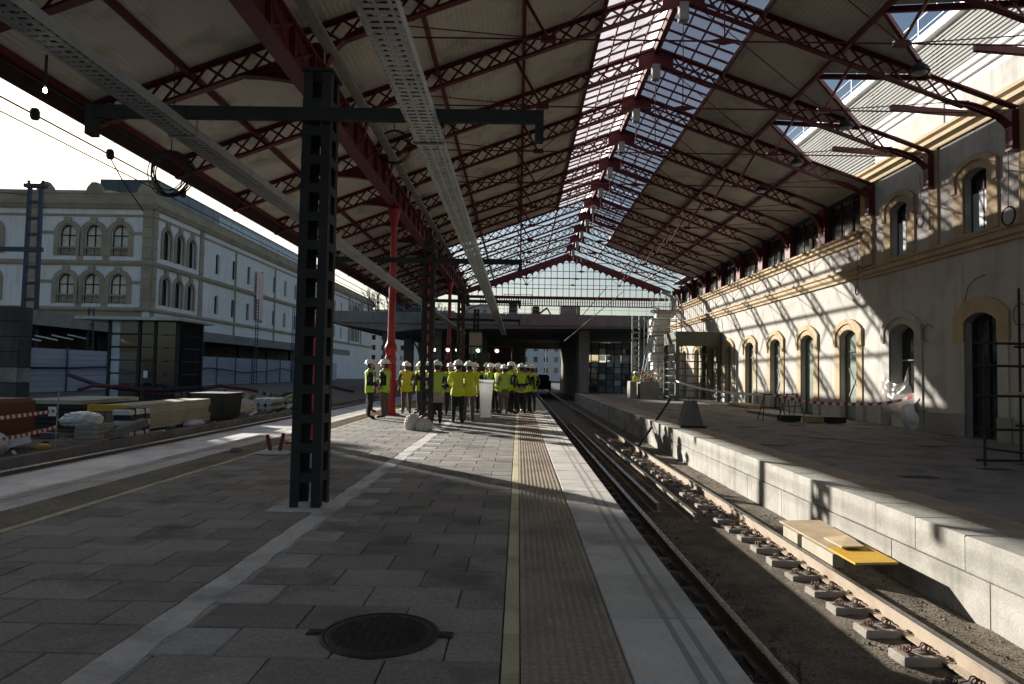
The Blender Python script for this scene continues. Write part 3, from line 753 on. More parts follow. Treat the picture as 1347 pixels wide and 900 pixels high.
# ---------------------------------------------------------------- station building on the right platform
sb = thing('station_building', 'cream plastered station building with ochre arched doors and mouldings facing the tracks', 'building', (12.8, 25, -.1))
F = Face((12.8, 0, 0), (0,-1,0), (-1,0,0))      # u = -y
def U(y): return -y
DO = [19.0, 22.9, 26.6, 30.35, 34.1, 37.9, 41.7, 45.4, 49.1, 52.8]
DO = [15.2, 11.4]+DO
ops = []
for y in DO:
    if abs(y-22.9) < .1: ops.append((U(y), 1.5, 1.0, 3.05, .30))
    else: ops.append((U(y), 1.36, -.1, 3.15, .24))
b = MB(); wall_row(b, F, U(58), U(5), -.1, 5.3, ops, .45)
b.build('wall', M['plaster'], sb)
UW = [23.0, 19.15, 15.3, 11.5, 7.7]
uops = [(U(y), 1.02, 5.62, 7.32, .16) for y in UW]
b = MB(); wall_row(b, F, U(25.4), U(5), 5.3, 8.75, uops, .35)
b.add([F.p(U(25.4), 5.3), F.p(U(25.4), 5.3, -6), F.p(U(25.4), 8.75, -6), F.p(U(25.4), 8.75)], [(0,1,2,3)])
b.build('upper_wall', M['plaster'], sb)
# parapet zone beyond the pavilion
b = MB(); wall_row(b, F, U(58), U(25.4), 5.3, 6.75, [], 0); b.build('parapet', M['plaster'], sb)
O = M['ochre']
band(F, U(58), U(25.4), [(-.05,5.28),(.10,5.28),(.10,5.36),(.20,5.44),(.20,5.56),(.27,5.60),(.27,5.68),(-.05,5.78)]).build('lower_cornice', O, sb)
band(F, U(58), U(25.4), [(-.1,6.62),(.08,6.62),(.10,6.72),(.22,6.78),(.22,6.88),(.30,6.92),(.30,7.0),(-.3,7.02)]).build('upper_cornice', O, sb)
band(F, U(25.396), U(5), [(-.05,5.18),(.06,5.18),(.06,5.26),(.13,5.32),(.13,5.46),(.18,5.50),(.18,5.56),(-.05,5.60)]).build('string_course', O, sb)
band(F, U(25.55), U(5), [(-.1,8.62),(.08,8.62),(.10,8.72),(.26,8.80),(.26,8.92),(.36,8.98),(.36,9.08),(-.6,9.12)]).build('pavilion_cornice', O, sb)
# attic wall above the cornice
b = MB(); b.box(13.35, 13.6, 4, 25.6, 9.1, 10.6); b.box(13.25, 13.7, 4, 25.7, 10.6, 10.72); b.box(13.2, 13.75, 4, 25.7, 10.85, 11.0); b.box(13.3, 13.7, 4, 25.6, 10.72, 10.85); b.build('attic_wall', M['white_plaster'], sb)
for y in (8, 11.7, 15.4, 19.1, 22.8): MB().box(13.31, 13.36, y-1.4, y+1.4, 9.35, 10.35).build('attic_panel', M['plaster'], sb)
# louvred plant screen set back on the roof
lo = thing('louvre_screen', 'grey horizontal louvre screen standing on the station roof behind the white attic', 'louvre screen', (14.6, 25, 9.5))
lme = MB().box(-.05, .05, -2.19, 2.19, -.032, .032).mesh('louvre', M['louvre'])
for i in range(13):
    y = 2+4.4*i
    for k in range(24): ob('louvre', lme, lo, loc=(0, y+2.2-25, 10.2+.146*k-9.5), rot=(0, -.6, 0))
    MB().box(14.66, 14.76, y-.05, y+.05, 9.5, 13.8).build('mullion', M['louvre'], lo)
MB().box(14.85, 15.0, 1, 60, 9.5, 13.75).build('backing', M['black'], lo)  # black sheet paints the shaded gaps between the slats
MB().box(14.42, 15.05, 1, 60, 13.75, 13.98).box(14.5, 15.0, 1, 60, 14.02, 14.1).build('coping', M['white'], lo)
b = MB()
for i in range(22): b.tube([(14.9, 2+2.6*i, 14.1), (14.9, 2+2.6*i, 15.1)], .02, 5)
for z in (14.6, 15.1): b.tube([(14.9, 2, z), (14.9, 58, z)], .018, 5)
b.build('guard_rail', M['galv'], lo)
MB().box(12.81, 15.0, 4, 57.5, 9.12, 9.2).build('flat_roof', M['concrete'], sb)
# pilasters, quoins
for i in range(13):
    z = 5.62+.245*i
    if z < 8.5: MB().box(12.68, 12.79, 24.6+(.06 if i % 2 else 0), 25.42, z, z+.235).build('quoin', O, sb)
for y in (21.05, 17.2, 13.35, 9.5): MB().box(12.735, 12.79, y-.22, y+.22, 5.61, 8.61).build('pilaster', O, sb)
for op, y in zip(ops, DO):
    op2 = (op[0], op[1], -.1 if op[2] < 0 else .55, op[3], op[4])
    grey = abs(y-22.9) < .1
    lowcut = 2.35 if abs(y-19) < .1 else None
    s_op = (op[0], op[1], .55, op[3], op[4])
    if lowcut:
        surround(F, (op[0], op[1], 2.6, op[3], op[4]), .46, .07).build('door_surround', O, sb); surround(F, (op[0], op[1], .55, 2.6, 0), .40, .05).build('door_surround', M['plaster'], sb)
    else:
        m = M['plaster'] if grey else O
        surround(F, (op[0], op[1], .55 if not grey else .3, op[3], op[4]), .42, .05).build('door_surround', m, sb)
        surround(F, (op[0], op[1]+.5, 2.75, op[3]+.12, op[4]+.10), .2, .10).build('hood_mould', m, sb)
    for s in (-1, 1):      # plinth stones beside each opening
        u = op[0]+s*(op[1]/2+.25); P = F.p(u, 0)
        MB().box(12.73, 12.81, P.y-.27, P.y+.27, -.1, .54).build('plinth_stone', M['grey_stone'] if y < 25 else M['plaster'], sb)
    if not grey:
        w_op = (op[0], op[1]-.02, op[2], op[3], op[4])
        dark = y < 20
        wdw = pane(F, w_op, -.24).build('door_pane', M['pane_dark' if dark else 'pane_green'], sb)
        frame(F, w_op, -.24, .06, .06, 0 if not dark else 1, (2.55,)).build('door_frame', M['black' if dark else 'green_frame'], wdw)
for y, op in zip(UW, uops):
    surround(F, op, .42, .06).build('window_surround', O, sb); surround(F, (op[0], op[1]+.55, 6.95, op[3]+.12, op[4]+.10), .17, .11).build('hood_mould', O, sb)
    gp = pane(F, op, -.26).build('window_pane', M['pane_dark'], sb)
    P = F.p(op[0], 0)
    MB().box(13.02, 13.045, P.y-op[1]/2+.03, P.y+op[1]/2-.03, 5.63, 6.85).build('whitened_pane', M['pane_film'], gp)
    frame(F, op, -.255, .05, .05, 1, (6.87,)).build('window_frame', M['black'], gp)
    MB().box(12.6, 12.81, P.y-.95, P.y+.95, 5.565, 5.63).build('sill', O, sb)
# plinth along the near wall
b = MB(); cur = 5
for y in sorted(DO+[58]):
    e = min(y-.92, 58)
    if y <= 24 and e > cur: b.box(12.765, 12.81, cur, e, -.1, .5)
    cur = y+.92
b.build('plinth', M['grey_stone'], sb)
# the window with torn-out glazing and a sagging plastic sheet
y = 22.9; op = ops[DO.index(22.9)]
wv = pane(F, op, -.42).build('window_void', M['pane_dark'], sb); frame(F, op, -.40, .05, .05, 0, (2.15,)).build('window_frame', M['galv_dull'], wv)
b = MB(); MB().box(13.10, 13.13, y-.62, y-.30, 2.0, 2.5).build('paper_notice', M['wood_pale'], wv)
def cloth(F, uc, w, top, bot, nu=16, nv=14, seed=1, belly=.18):
    rnd = random.Random(seed); b = MB(); ph = [rnd.uniform(0,6) for _ in range(8)]
    for j in range(nv+1):
        for i in range(nu+1):
            s = i/nu; t = j/nv
            sag = 4*s*(1-s)*top[1]
            v = top[0]-sag+(bot-(top[0]-sag))*t+.05*math.sin(3*s*6+ph[0])*t
            d = .10+belly*math.sin(math.pi*min(1, t*1.1))*math.sin(math.pi*s)+.045*math.sin(9*s+4*t+ph[1])+.03*math.sin(17*s-7*t+ph[2])+.02*math.sin(23*t+5*s+ph[3])
            u = uc-w/2+w*s+.06*math.sin(5*t+ph[4])*s
            b.v.append(tuple(F.p(u, v, d)))
    for j in range(nv):
        for i in range(nu):
            a = j*(nu+1)+i; b.f.append((a,a+1,a+nu+2,a+nu+1)); b.m.append(0)
    return b
o = cloth(F, U(23.1), 1.75, (1.95, .62), .25).build('plastic_sheet', M['clear_film'], None, True); tag(o, 'torn translucent plastic sheet sagging across the broken arched window', 'plastic sheet')
o = cloth(F, U(22.3), .8, (.8, .1), -.08, 10, 8, 5, .25).build('plastic_sheet', M['plastic_film'], None, True); tag(o, 'crumpled pale plastic heaped at the foot of the broken arched window', 'plastic sheet')
# taped crosses on the door glass
for y in (26.6, 34.1):
    b = MB()
    for s in (-1, 1): b.bar((13.02, y-.42, 1.35-.55*s*0-.0+(0.55 if s < 0 else -.55)+.0), (13.02, y+.42, 1.35+(-.55 if s < 0 else .55)), .012, .05, (1,0,0))
    b.build('tape_cross', M['tape_white'], sb)
# clerestory glazing between the far wall posts
for i, y0 in enumerate(TY):
    if y0 < 24: continue
    for k in range(3):
        ya = y0+.32+(3.6-.64)/3*k; yb = ya+(3.6-.64)/3-.06
        pn = MB().box(12.72, 12.735, ya, yb, 7.05, 8.42).build('clerestory_pane', M['pane_dark'], sb)
        MB().box(12.69, 12.75, yb+.002, yb+.058, 7.03, 8.45).build('mullion', M['black'], pn)
        if k == 1 or (i % 2 and k == 0): MB().box(12.705, 12.718, ya+.1, ya+.1+random.uniform(.2,.6), 7.08, 7.08+random.uniform(.25,.6)).build('pale_patch', M['pane_pale'], pn)  # pale rectangles on some of the dark panes
    MB().box(12.66, 12.78, y0+.31, y0+3.29, 8.43, 8.55).build('clerestory_head', M['black'], sb)
# interior glimpse through the near door
MB().box(13.22, 13.24, 18.55, 18.95, 1.15, 2.25).build('blue_glimpse_panel', M['pane_blue'], sb)  # plain blue panel behind the door glass
# loose wires on the near wall
b = MB()
b.tube([F.p(U(19.6), 3.75, .06), F.p(U(19.45), 4.15, .06), F.p(U(19.1), 4.35, .07), F.p(U(18.7), 4.4, .08)], .012, 5)
b.tube([F.p(U(21.35)+.25*math.cos(t), 2.95+.28*math.sin(t), .06) for t in [.6+.35*i for i in range(12)]], .012, 5)
b.tube([F.p(U(17.45)+.25*math.cos(t), 3.2+.28*math.sin(t), .06) for t in [.6+.35*i for i in range(14)]], .012, 5)
b.build('loose_wires', M['cable'], sb)

# ---------------------------------------------------------------- old factory on the left
K = 1.2
fb = thing('factory_building', 'long white factory with sandstone arched windows, stone bands and a glass box on top', 'building', (-42.6, 78, -.3))
FA = Face((-42.6, 78, 0), (-1,0,0), (0,-1,0))   # end face towards the station; u to the left
FB = Face((-42.6, 78, 0), (0,1,0), (1,0,0))     # long face along the tracks
SS = M['sandstone']; WP = M['white_plaster']
ROWS = [(2.0, 7.8), (7.8, 13.2), (13.2, 19.4)]
def arch_window(F, uc, w, v0, vs, wide=True, balus=True, pm='pane_pale'):
    op = (uc, w, v0, vs, w/2)
    surround(F, op, .55 if wide else .42, .18).build('window_surround', SS, fb)
    k = MB(); k.prism([(uc-.28, vs+w/2+.1), (uc+.28, vs+w/2+.1), (uc+.38, vs+w/2+.85), (uc-.38, vs+w/2+.85)], lambda a, c, t: F.p(a, c, t), -.02, .3); k.build('keystone', SS, fb)
    pn = pane(F, op, -.35).build('window', M[pm], fb)
    frame(F, op, -.33, .12, .08, 1, (vs-.2,)).build('frame', M['black'], pn)
    if balus:
        b = MB(); n = 7
        for i in range(n):
            c = F.p(uc-w/2+w*(i+.5)/n, v0, .05); b.lathe([(.06,0),(.11,.25),(.05,.45),(.09,.75),(.07,.85)], 6, tuple(c))
        b.prism([(uc-w/2-.1, v0+.85), (uc+w/2+.1, v0+.85), (uc+w/2+.1, v0+1.02), (uc-w/2-.1, v0+1.02)], lambda a, c, t: F.p(a, c, t), -.12, .2)
        b.build('balustrade', SS, pn)
UA = [3.75, 6.85, 9.85]
o1 = [(u, 2.0, 8.6, 11.0, 1.0) for u in UA]; o2 = [(u, 2.0, 14.1, 16.7, 1.0) for u in UA]
UL = [18.6, 22.6, 26.6, 30.6, 34.6]
o1 += [(u, 1.7, 8.8, 11.3, .85) for u in UL]; o2 += [(u, 1.7, 14.3, 16.9, .85) for u in UL]
b = MB(); wall_row(b, FA, 0, 60, 7.9, 13.2, o1, .45); wall_row(b, FA, 0, 60, 13.2, 20.2, o2, .45); b.build('wall', WP, fb)
MB().box(-102, -42.6, 78.02, 79, -1, 7.9).build('base_wall', SS, fb)
for u, (w, v0, vs) in [(u, (2.0, 8.6, 11.0)) for u in UA]+[(u, (2.0, 14.1, 16.7)) for u in UA]: arch_window(FA, u, w, v0, vs)
for u in UL:
    for v0, vs in ((8.8, 11.3), (14.3, 16.9)): arch_window(FA, u, 1.7, v0, vs, True, False, 'pane_blue')
def stone(F, u0, u1, v0, v1, d, name='stone_band', dd=-.02):
    b = MB(); b.prism([(u0,v0),(u1,v0),(u1,v1),(u0,v1)], lambda a, c, t: F.p(a, c, t), dd, d); return b.build(name, SS, fb)
for u0, u1 in ((0, 1.1), (13.1, 14.6)):
    for i in range(10): stone(FA, u0, u1, 7.9+1.2*i, 7.9+1.2*i+1.16, .16+.03*(i % 2), 'quoin')
for F_, L_ in ((FA, 60), (FB, 120)):
    band(F_, -.25, L_, [(-.1,7.75),(.25,7.75),(.32,7.95),(.12,8.2),(-.1,8.2)]).build('stone_band', SS, fb)
    band(F_, -.22, L_, [(-.1,13.0),(.2,13.0),(.3,13.25),(.3,13.45),(.1,13.6),(-.1,13.6)]).build('stone_band', SS, fb)
    band(F_, -.3, L_, [(-.1,19.6),(.3,19.6),(.45,19.9),(.6,20.1),(.6,20.35),(.1,20.5),(-.1,20.5)]).build('cornice', SS, fb)
    band(F_, -.15, L_, [(-.1,18.7),(.12,18.7),(.12,18.95),(-.1,18.95)]).build('stone_band', SS, fb)
    band(F_, -.1, L_, [(-.5,20.4),(.05,20.4),(.05,21.3),(.12,21.35),(.12,21.5),(-.5,21.5)]).build('parapet', SS, fb)
for i, u in enumerate((2.25, 5.3, 8.35, 11.4)):
    for v0, v1 in ((8.2, 13.0), (13.6, 18.7)):
        if i in (1, 2): stone(FA, u-.35, u+.35, v0, v0+3.2, .10, 'pier')
for v in (10.9, 16.6): stone(FA, 1.1, 2.1, v, v+.35, .1); stone(FA, 11.5, 13.1, v, v+.35, .1)
for u in (7.0, 1.0, 12.8): MB().prism([(u-1,21.5),(u+1,21.5),(u+.8,22.1),(u+.3,22.7),(u-.3,22.7),(u-.8,22.1)], lambda a, c, t: FA.p(a, c, t), -.5, .15).build('crest', SS, fb)
# long face
UBa = [(3.1, 1.75), (6.2, 1.75), (9.3, 1.75)]
nw = []; u = 17.0
while u < 88: nw.append(u); u += 5.6
p1 = [(u, w, 8.7, 11.2, w/2) for u, w in UBa]+[(u, 1.15, 8.9, 11.2, .35) for u in nw]+[(u, 1.75, 8.7, 11.2, .87) for u in (94.5, 97.8, 101.1)]
p2 = [(u, w, 14.2, 16.9, w/2) for u, w in UBa]+[(u, 1.15, 14.5, 17.0, .35) for u in nw]+[(u, 1.75, 14.2, 16.9, .87) for u in (94.5, 97.8, 101.1)]
b = MB(); wall_row(b, FB, 0, 118, 7.9, 13.2, p1, .45); wall_row(b, FB, 0, 118, 13.2, 20.2, p2, .45); b.build('wall', WP, fb)
MB().box(-43.5, -42.62, 78, 196, -1, 7.9).build('base_wall', WP, fb)
for u, w in UBa+[(94.5, 1.75), (97.8, 1.75), (101.1, 1.75)]:
    for v0, vs in ((8.7, 11.2), (14.2, 16.9)): arch_window(FB, u, w, v0, vs, False, False, 'pane_dark')
for u in nw:
    for v0, vs in ((8.9, 11.2), (14.5, 17.0)):
        op = (u, 1.15, v0, vs, .35); pn = pane(FB, op, -.3).build('window', M['pane_dark'], fb); frame(FB, op, -.28, .08, .06, 1, (vs-.5,)).build('frame', M['black'], pn)
        surround(FB, op, .16, .05).build('window_surround', WP, fb)
for u0, u1 in ((0, .9), (11.6, 12.6), (91.2, 92.4), (104, 105.2)):
    for i in range(10): stone(FB, u0, u1, 7.9+1.2*i, 7.9+1.2*i+1.16, .14+.03*(i % 2), 'quoin')
for u in (23, 39.5, 56): stone(FB, u, u+.18, 6, 18.6, .22, 'downpipe')
band(FB, 12.6, 91, [(-.1,12.9),(.1,12.9),(.1,13.3),(-.1,13.3)]).build('stone_band', SS, fb)
MB().box(-101, -43.2, 78.6, 190, 20.4, 20.6).build('roof_deck', M['zinc'], fb)
b = MB(); b.prism([(-100,21.4),(-44.5,21.4),(-49,22.3),(-95,22.3)], lambda a, c, t: (a, t, c), 80, 96); b.build('metal_roof', M['zinc'], fb)
for i in range(9): MB().box(-46.5-5*i-2.4, -46.5-5*i, 79.4, 79.5, 20.7, 21.3).build('attic_window', M['pane_blue'], fb)
# glass box and terrace along the long face
gx = MB().box(-54, -46.5, 86, 160, 20.6, 25.3).build('glass_box', M['zinc'], fb)
for i in range(19): MB().box(-46.48, -46.42, 86.1+3.9*i, 86.1+3.9*i+3.8, 22.2, 25.2).build('glass_panel', M['pane_dark'], gx)
for i in range(3): MB().box(-53.9+2.5*i, -53.9+2.5*i+2.4, 85.9, 85.98, 21.2, 25.2).build('glass_panel', M['pane_dark'], gx)
for i in range(16): MB().box(-46.4, -46.3, 88+4*i, 88+4*i+3.0, 20.7, 22.0).build('band_window', M['pane_film'], gx)
for i in range(14): MB().box(-43.0, -42.95, 96+4*i, 96+4*i+3.9, 21.5, 22.9).build('glass_balustrade', M['pane_film'], fb)
# banner hung on the long face
o = MB().box(-42.25, -42.2, 108.6, 111.4, 9.2, 17.0).build('wall_banner', bpy.data.materials.new('banner')); bm2 = o.data.materials[0]; bm2.use_nodes = True
bm2.node_tree.nodes['Principled BSDF'].inputs['Base Color'].default_value = (.62,.42,.40,1); tag(o, 'tall faded pink banner hung on the white factory wall', 'banner')
# unseen tall block left of view, inferred and shaped to shade the near platform
tb = thing('unseen_tower', 'unseen tower block behind the factory, inferred from its shade on the near platform', 'building', (-80, 95, 0))
TX = -69.0; TYy = 84.5
MB().prism([(-112,TYy),(TX,TYy),(TX-23,TYy+22),(-112,TYy+22)], lambda a, c, t: (a, c, t), -1, 62).build('wall', M['tower_render'], tb)
tw = MB().box(-.9, .9, -.05, .05, 0, 1.6).mesh('window', M['pane_dark'])
for i in range(9):
    for k in range(14): ob('window', tw, tb, loc=(TX-3-4.5*i+80, TYy-95, 5+4*k))
# ================================================================ BRIDGE AND WHAT LIES BEYOND
br = thing('concrete_bridge', 'wide grey concrete road bridge crossing behind the end of the train shed', 'bridge', (0, 75, -1))
b = MB(); b.prism([(-17.4,6.75),(15,6.75),(15,5.75),(-9,5.35),(-11.5,5.0),(-17.4,5.75)], lambda a, c, t: (a, t, c), 62.3, 92); b.build('deck', M['bridge_concrete'], br)
for i in range(8): MB().box(-17.4+4.05*i, -17.4+4.05*i+4.02, 62.1, 62.29, 5.82, 6.85).build('fascia_panel', M['bridge_concrete'], br)
for x in (-12.6, -8.0, -4.2, 6.25, 14.0):
    for y in (66, 78, 90): MB().box(x-.5, x+.5, y-.5, y+.5, -1, 5.7).build('pier', M['bridge_concrete'], br)
MB().box(-13, .9, 91.5, 92.1, -1, 5.6).box(5.6, 8.2, 91.5, 92.1, -1, 5.6).box(.9, 5.6, 91.5, 92.1, 4.7, 5.6).build('back_wall', M['old_concrete'], br)
MB().box(8.2, 14.5, 88, 88.3, -1, 3.0).box(8.2, 14.5, 88, 88.3, 4.0, 5.5).box(5.65, 5.9, 66.5, 91.4, -1, 5.5).build('side_and_shade_wall', M['old_concrete'], br)  # dark rear wall added to darken the space under the bridge
gp = thing('glazed_partition', 'dark grid of glazed partition under the bridge beyond the right platform', 'partition', (10.5, 76, -1))
for i in range(8): MB().box(7.2+.85*i-.05, 7.2+.85*i+.05, 75.9, 76.1, -1, 5.0).build('mullion', M['black'], gp)
for k in range(8): MB().box(7.2, 13.2, 75.95, 76.05, -.6+.7*k, -.54+.7*k).build('transom', M['black'], gp)
for i in range(7):
    for k in range(7):
        if random.random() < .62: MB().box(7.27+.85*i, 7.93+.85*i, 75.99, 76.01, -.5+.7*k, .08+.7*k).build('pane', M[random.choice(['pane_dark','pane_dark','kiosk_glass','pane_film'])], gp)
def block(name, label, x0, x1, y0, y1, z, m, wm='pane_dark', step=3.2, fl=3.3):
    t = thing(name, label, 'building', ((x0+x1)/2, y0, -1)); MB().box(x0, x1, y0, y1, -1, z).build('wall', M[m], t)
    MB().box(x0-.3, x1+.3, y0-.3, y1+.3, z, z+.5).build('roof', M['zinc'], t)
    me = MB().box(-.6, .6, -.06, .06, 0, 1.6).mesh('window', M[wm]); zz = 1.5
    while zz < z-2:
        x = x0+1.6
        while x < x1-1: ob('window', me, t, loc=(x-(x0+x1)/2, 0, zz+1)); x += step
        zz += fl
    return t
block('apartment_building', 'pale sunlit apartment block seen through the opening under the bridge', -6, 14, 210, 230, 16, 'white_plaster')
block('apartment_building', 'distant grey white apartment block left of the bare trees', -56, -22, 225, 240, 21, 'white_plaster')
block('apartment_building', 'distant cream apartment block behind the bare trees', -20, -8, 235, 250, 24, 'plaster')
block('apartment_building', 'long cream apartment block far behind the glazed partition under the bridge', 16, 46, 120, 135, 11, 'plaster')
# bits under the far opening: catenary masts and a stopped rail vehicle
for x, y, h, lb in ((1.2, 130, 7, 'thin far catenary mast left of the opening under the bridge'), (6.0, 150, 7.5, 'thin far catenary mast right of the opening under the bridge')):
    t = thing('catenary_mast', lb, 'mast', (x, y, -1)); MB().box(x-.12, x+.12, y-.12, y+.12, -1, h).build('pole', M['galv'], t); MB().bar((x, y, h-1), (3, y, h-.7), .08, .08).build('bracket', M['galv'], t)
t = thing('rail_trolley', 'dark rail trolley standing on the track under the bridge', 'trolley', (2.9, 80, -.7))
MB().box(2.0, 3.8, 79, 82, -.4, .6).cbox(2.2, 3.6, 79.6, 81.6, .6, 1.3, .2).build('body', M['black'], t)
for x in (2.05, 3.72):
    for y in (79.5, 81.5): MB().tube([(x-.06, y, -.42), (x+.06, y, -.42)], .3, 12).build('wheel', M['rail'], t)
# on the deck: site fence, container, worker, machine, van, scaffold frames
fz = 6.86
sf = thing('site_fence', 'low mesh site fence along the edge of the concrete bridge', 'fence', (0, 63, fz))
for i in range(20): MB().tube([(-15.5+1.6*i, 63, fz-.1), (-15.5+1.6*i, 63, fz+1.25)], .025, 5).build('fence_post', M['galv'], sf)
for z in (.5, .85, 1.2): MB().tube([(-15.5, 63, fz+z), (15, 63, fz+z)], .014, 4).build('fence_rail', M['galv'], sf)
t = thing('site_container', 'dark brown site container parked on the bridge', 'container', (4.9, 66, fz)); MB().cbox(3.9, 5.8, 65.2, 67, 7.15, 8.0, .05).build('body', M['old_concrete'], t); 
for x in (4.1, 5.6): MB().box(x-.08, x+.08, 65.3, 66.9, 6.75, 7.15).build('skid', M['galv_dull'], t)
t = thing('compact_excavator', 'small orange digger on the bridge deck', 'digger', (1.6, 68, fz)); MB().cbox(1.2, 2.1, 67.4, 68.6, 7.0, 7.5, .1).build('body', M['orange_paint'], t); MB().cbox(1.25, 2.0, 67.6, 68.4, 7.5, 8.1, .12).build('cab', M['pane_dark'], t); MB().bar((2.0,67.6,7.4),(2.7,67.2,7.9),.12,.16).bar((2.7,67.2,7.9),(3.1,67,7.2),.1,.12).build('arm', M['orange_paint'], t)
for s in (-1, 1): MB().cbox(1.15, 2.15, 68+s*.5-.12, 68+s*.5+.12, 6.75, 7.02, .06).build('track', M['black'], t)
t = thing('parked_van', 'dark van parked at the left end of the bridge deck', 'van', (-10.2, 67, fz))
b = MB(); b.prism([(-12.2,7.1),(-8.2,7.1),(-8.2,7.75),(-8.8,7.95),(-9.3,8.65),(-11.9,8.75),(-12.2,8.4)], lambda a, c, q: (a, q, c), 66.1, 67.9); b.build('body', M['post_blue'], t)
MB().prism([(-9.0,7.98),(-9.4,8.55),(-11.7,8.62),(-11.8,8.0)], lambda a, c, q: (a, q, c), 66.07, 66.09).build('side_window', M['pane_dark'], t)
for x in (-11.4, -9.0): MB().tube([(x, 66.08, 7.1), (x, 66.3, 7.1)], .33, 14).build('wheel', M['black'], t)
t = thing('scaffold_bay', 'thin scaffold frame standing on the bridge behind the gable', 'scaffold', (-.5, 70, fz)); 
for x in (-1.6, -.2, 1.2): MB().tube([(x, 70, 6.7), (x, 70, 9.6)], .035, 6).build('standard', M['galv_dull'], t)
for z in (7.6, 8.6, 9.5): MB().tube([(-1.7, 70, z), (1.3, 70, z)], .03, 6).build('ledger', M['galv_dull'], t)
t = thing('concrete_mixer', 'tall dark concrete silo on the bridge behind the gable', 'silo', (-1.9, 72, fz)); MB().lathe([(.45,0),(.5,.3),(.5,2.0),(.3,2.2),(.1,2.3)], 12, (-.7,72,6.76)).build('hopper', M['black'], t)
def bare_tree(x, y, z, h, label, seed):
    rnd = random.Random(seed); t = thing('bare_tree', label, 'tree', (x, y, z), 'bare trees behind the bridge'); tk = MB(); cr = MB()
    def grow(p, d, l, r, n, m):
        q = p+d*l; m.tube([p, p+d*l*.5+Vector((rnd.uniform(-.05,.05),)*3)*l, q], [r, r*.85, r*.65], 5)
        if n == 0: return
        for _ in range(3 if n > 1 else 4):
            e = (d+Vector((rnd.uniform(-.7,.7), rnd.uniform(-.7,.7), rnd.uniform(-.1,.5)))).normalized(); grow(q if _ else p+d*l*.75, e, l*rnd.uniform(.6,.8), r*.6, n-1, cr)
    grow(Vector((x, y, z)), Vector((0,0,1)), h*.32, h*.022, 5, tk)
    tk.build('trunk', M['tree_bark'], t); cr.build('crown', M['tree_bark'], t)
bare_tree(-21, 110, -1, 17, 'bare winter tree behind the bridge beside the far end of the factory', 3); bare_tree(-17, 118, -1, 15, 'smaller bare winter tree behind the left end of the bridge', 8)
bare_tree(-13.5, 112, -1, 14.5, 'bare winter tree behind the parked van on the bridge', 5)
# stage lights behind the crowd
rig = thing('stage_light_rig', 'black bar of lit white, red and green stage lights behind the crowd', 'light rig', (-2.3, 30, 0))
MB().tube([(-4.1, 30, 2.62), (-.2, 30, 2.62)], .03, 6).build('bar', M['black'], rig)
for x in (-4.0, -2.1, -.3): MB().tube([(x, 30, 0), (x, 30, 2.62)], .025, 6).build('stand', M['black'], rig)
for x, m in ((-3.72,'lamp_white'), (-3.1,'lamp_red'), (-2.68,'lamp_white'), (-1.78,'lamp_green'), (-.95,'lamp_red')):
    h = MB().lathe([(.10,0),(.12,.05),(.12,.22),(.07,.3)], 12); 
    for i, v in enumerate(h.v): h.v[i] = (x+v[0], 29.85+v[2], 2.42+v[1])
    l = h.build('lamp_housing', M['black'], rig); MB().lathe([(.09,0),(.0,.001)], 12).v
    d = MB().lathe([(.075,0),(.04,.02),(.0,.025)], 12)
    for i, v in enumerate(d.v): d.v[i] = (x+v[0], 29.845-v[2], 2.42+v[1])
    d.build('lens', M[m], l)
t = thing('loudspeaker', 'tall black loudspeaker standing behind the crowd under the stage lights', 'loudspeaker', (-1.5, 29, 0))
MB().cbox(-1.75, -1.25, 28.8, 29.2, 1.3, 2.3, .03).build('cabinet', M['black'], t); MB().tube([(-1.5,29,0),(-1.5,29,1.3)], .03, 6).build('pole', M['black'], t)
# ================================================================ LEFT YARD
Zy = -.30
ow = thing('old_masonry_wall', 'dark weathered block wall end at the left of the work yard', 'wall', (-32, 36, Zy))
for k in range(6):
    x = -26.0
    i = 0
    while x > -41:
        w = 1.9 if (i+k) % 2 else 1.4
        MB().cbox(x-w+.03, x-.03, 35.2+random.uniform(-.03,.03), 36.2, Zy+.8*k+.02, Zy+.8*k+.78, .03).build('block', M['coping' if (k == 1 and i == 0) else 'black_stone'], ow); x -= w; i += 1
    
MB().box(-41, -26.05, 35.35, 36.15, Zy-.5, Zy+4.75).build('mortar_core', M['black_stone'], ow)
# ribbed metal fence
mf = thing('hoarding_fence', 'pale blue grey ribbed metal hoarding behind the stacked materials', 'fence', (-30, 60, Zy))
bd = MB().box(-.02, .02, -2.2, 2.2, 0, .33).mesh('board', M['fence_metal'])
for i in range(16):
    y = 40.5+4.5*i
    for k in range(8): ob('board', bd, mf, loc=(random.uniform(-.006,.006), y+2.25-60, .02+.348*k))
    MB().box(-29.97, -29.87, y-.05, y+.05, Zy, 2.62).build('fence_post', M['fence_frame'], mf)
# low canopy of the next platform behind the hoarding
nc = thing('platform_canopy', 'low canopy with a stone coloured fascia behind the metal hoarding', 'canopy', (-35, 70, Zy))
MB().box(-41, -31.2, 40, 125, 4.4, 4.6).build('roof', M['black'], nc); MB().box(-31.2, -31.0, 40, 125, 4.0, 4.95).build('fascia', M['grey_stone'], nc)
for i in range(9): MB().box(-33.2, -32.9, 44+9*i, 44.3+9*i, Zy, 4.4).build('post', M['black'], nc)
MB().box(-41.2, -41, 40, 125, Zy, 4.4).build('back_wall', M['old_concrete'], nc)
for i in range(5): MB().bar((-31.6, 41+1.6*i, 3.1+.12*i), (-31.6, 43.2+1.6*i, 2.9+.12*i), .05, .09).build('light_streak_slat', M['white'], nc)  # white slats stand in for a slanted streak of light under the canopy
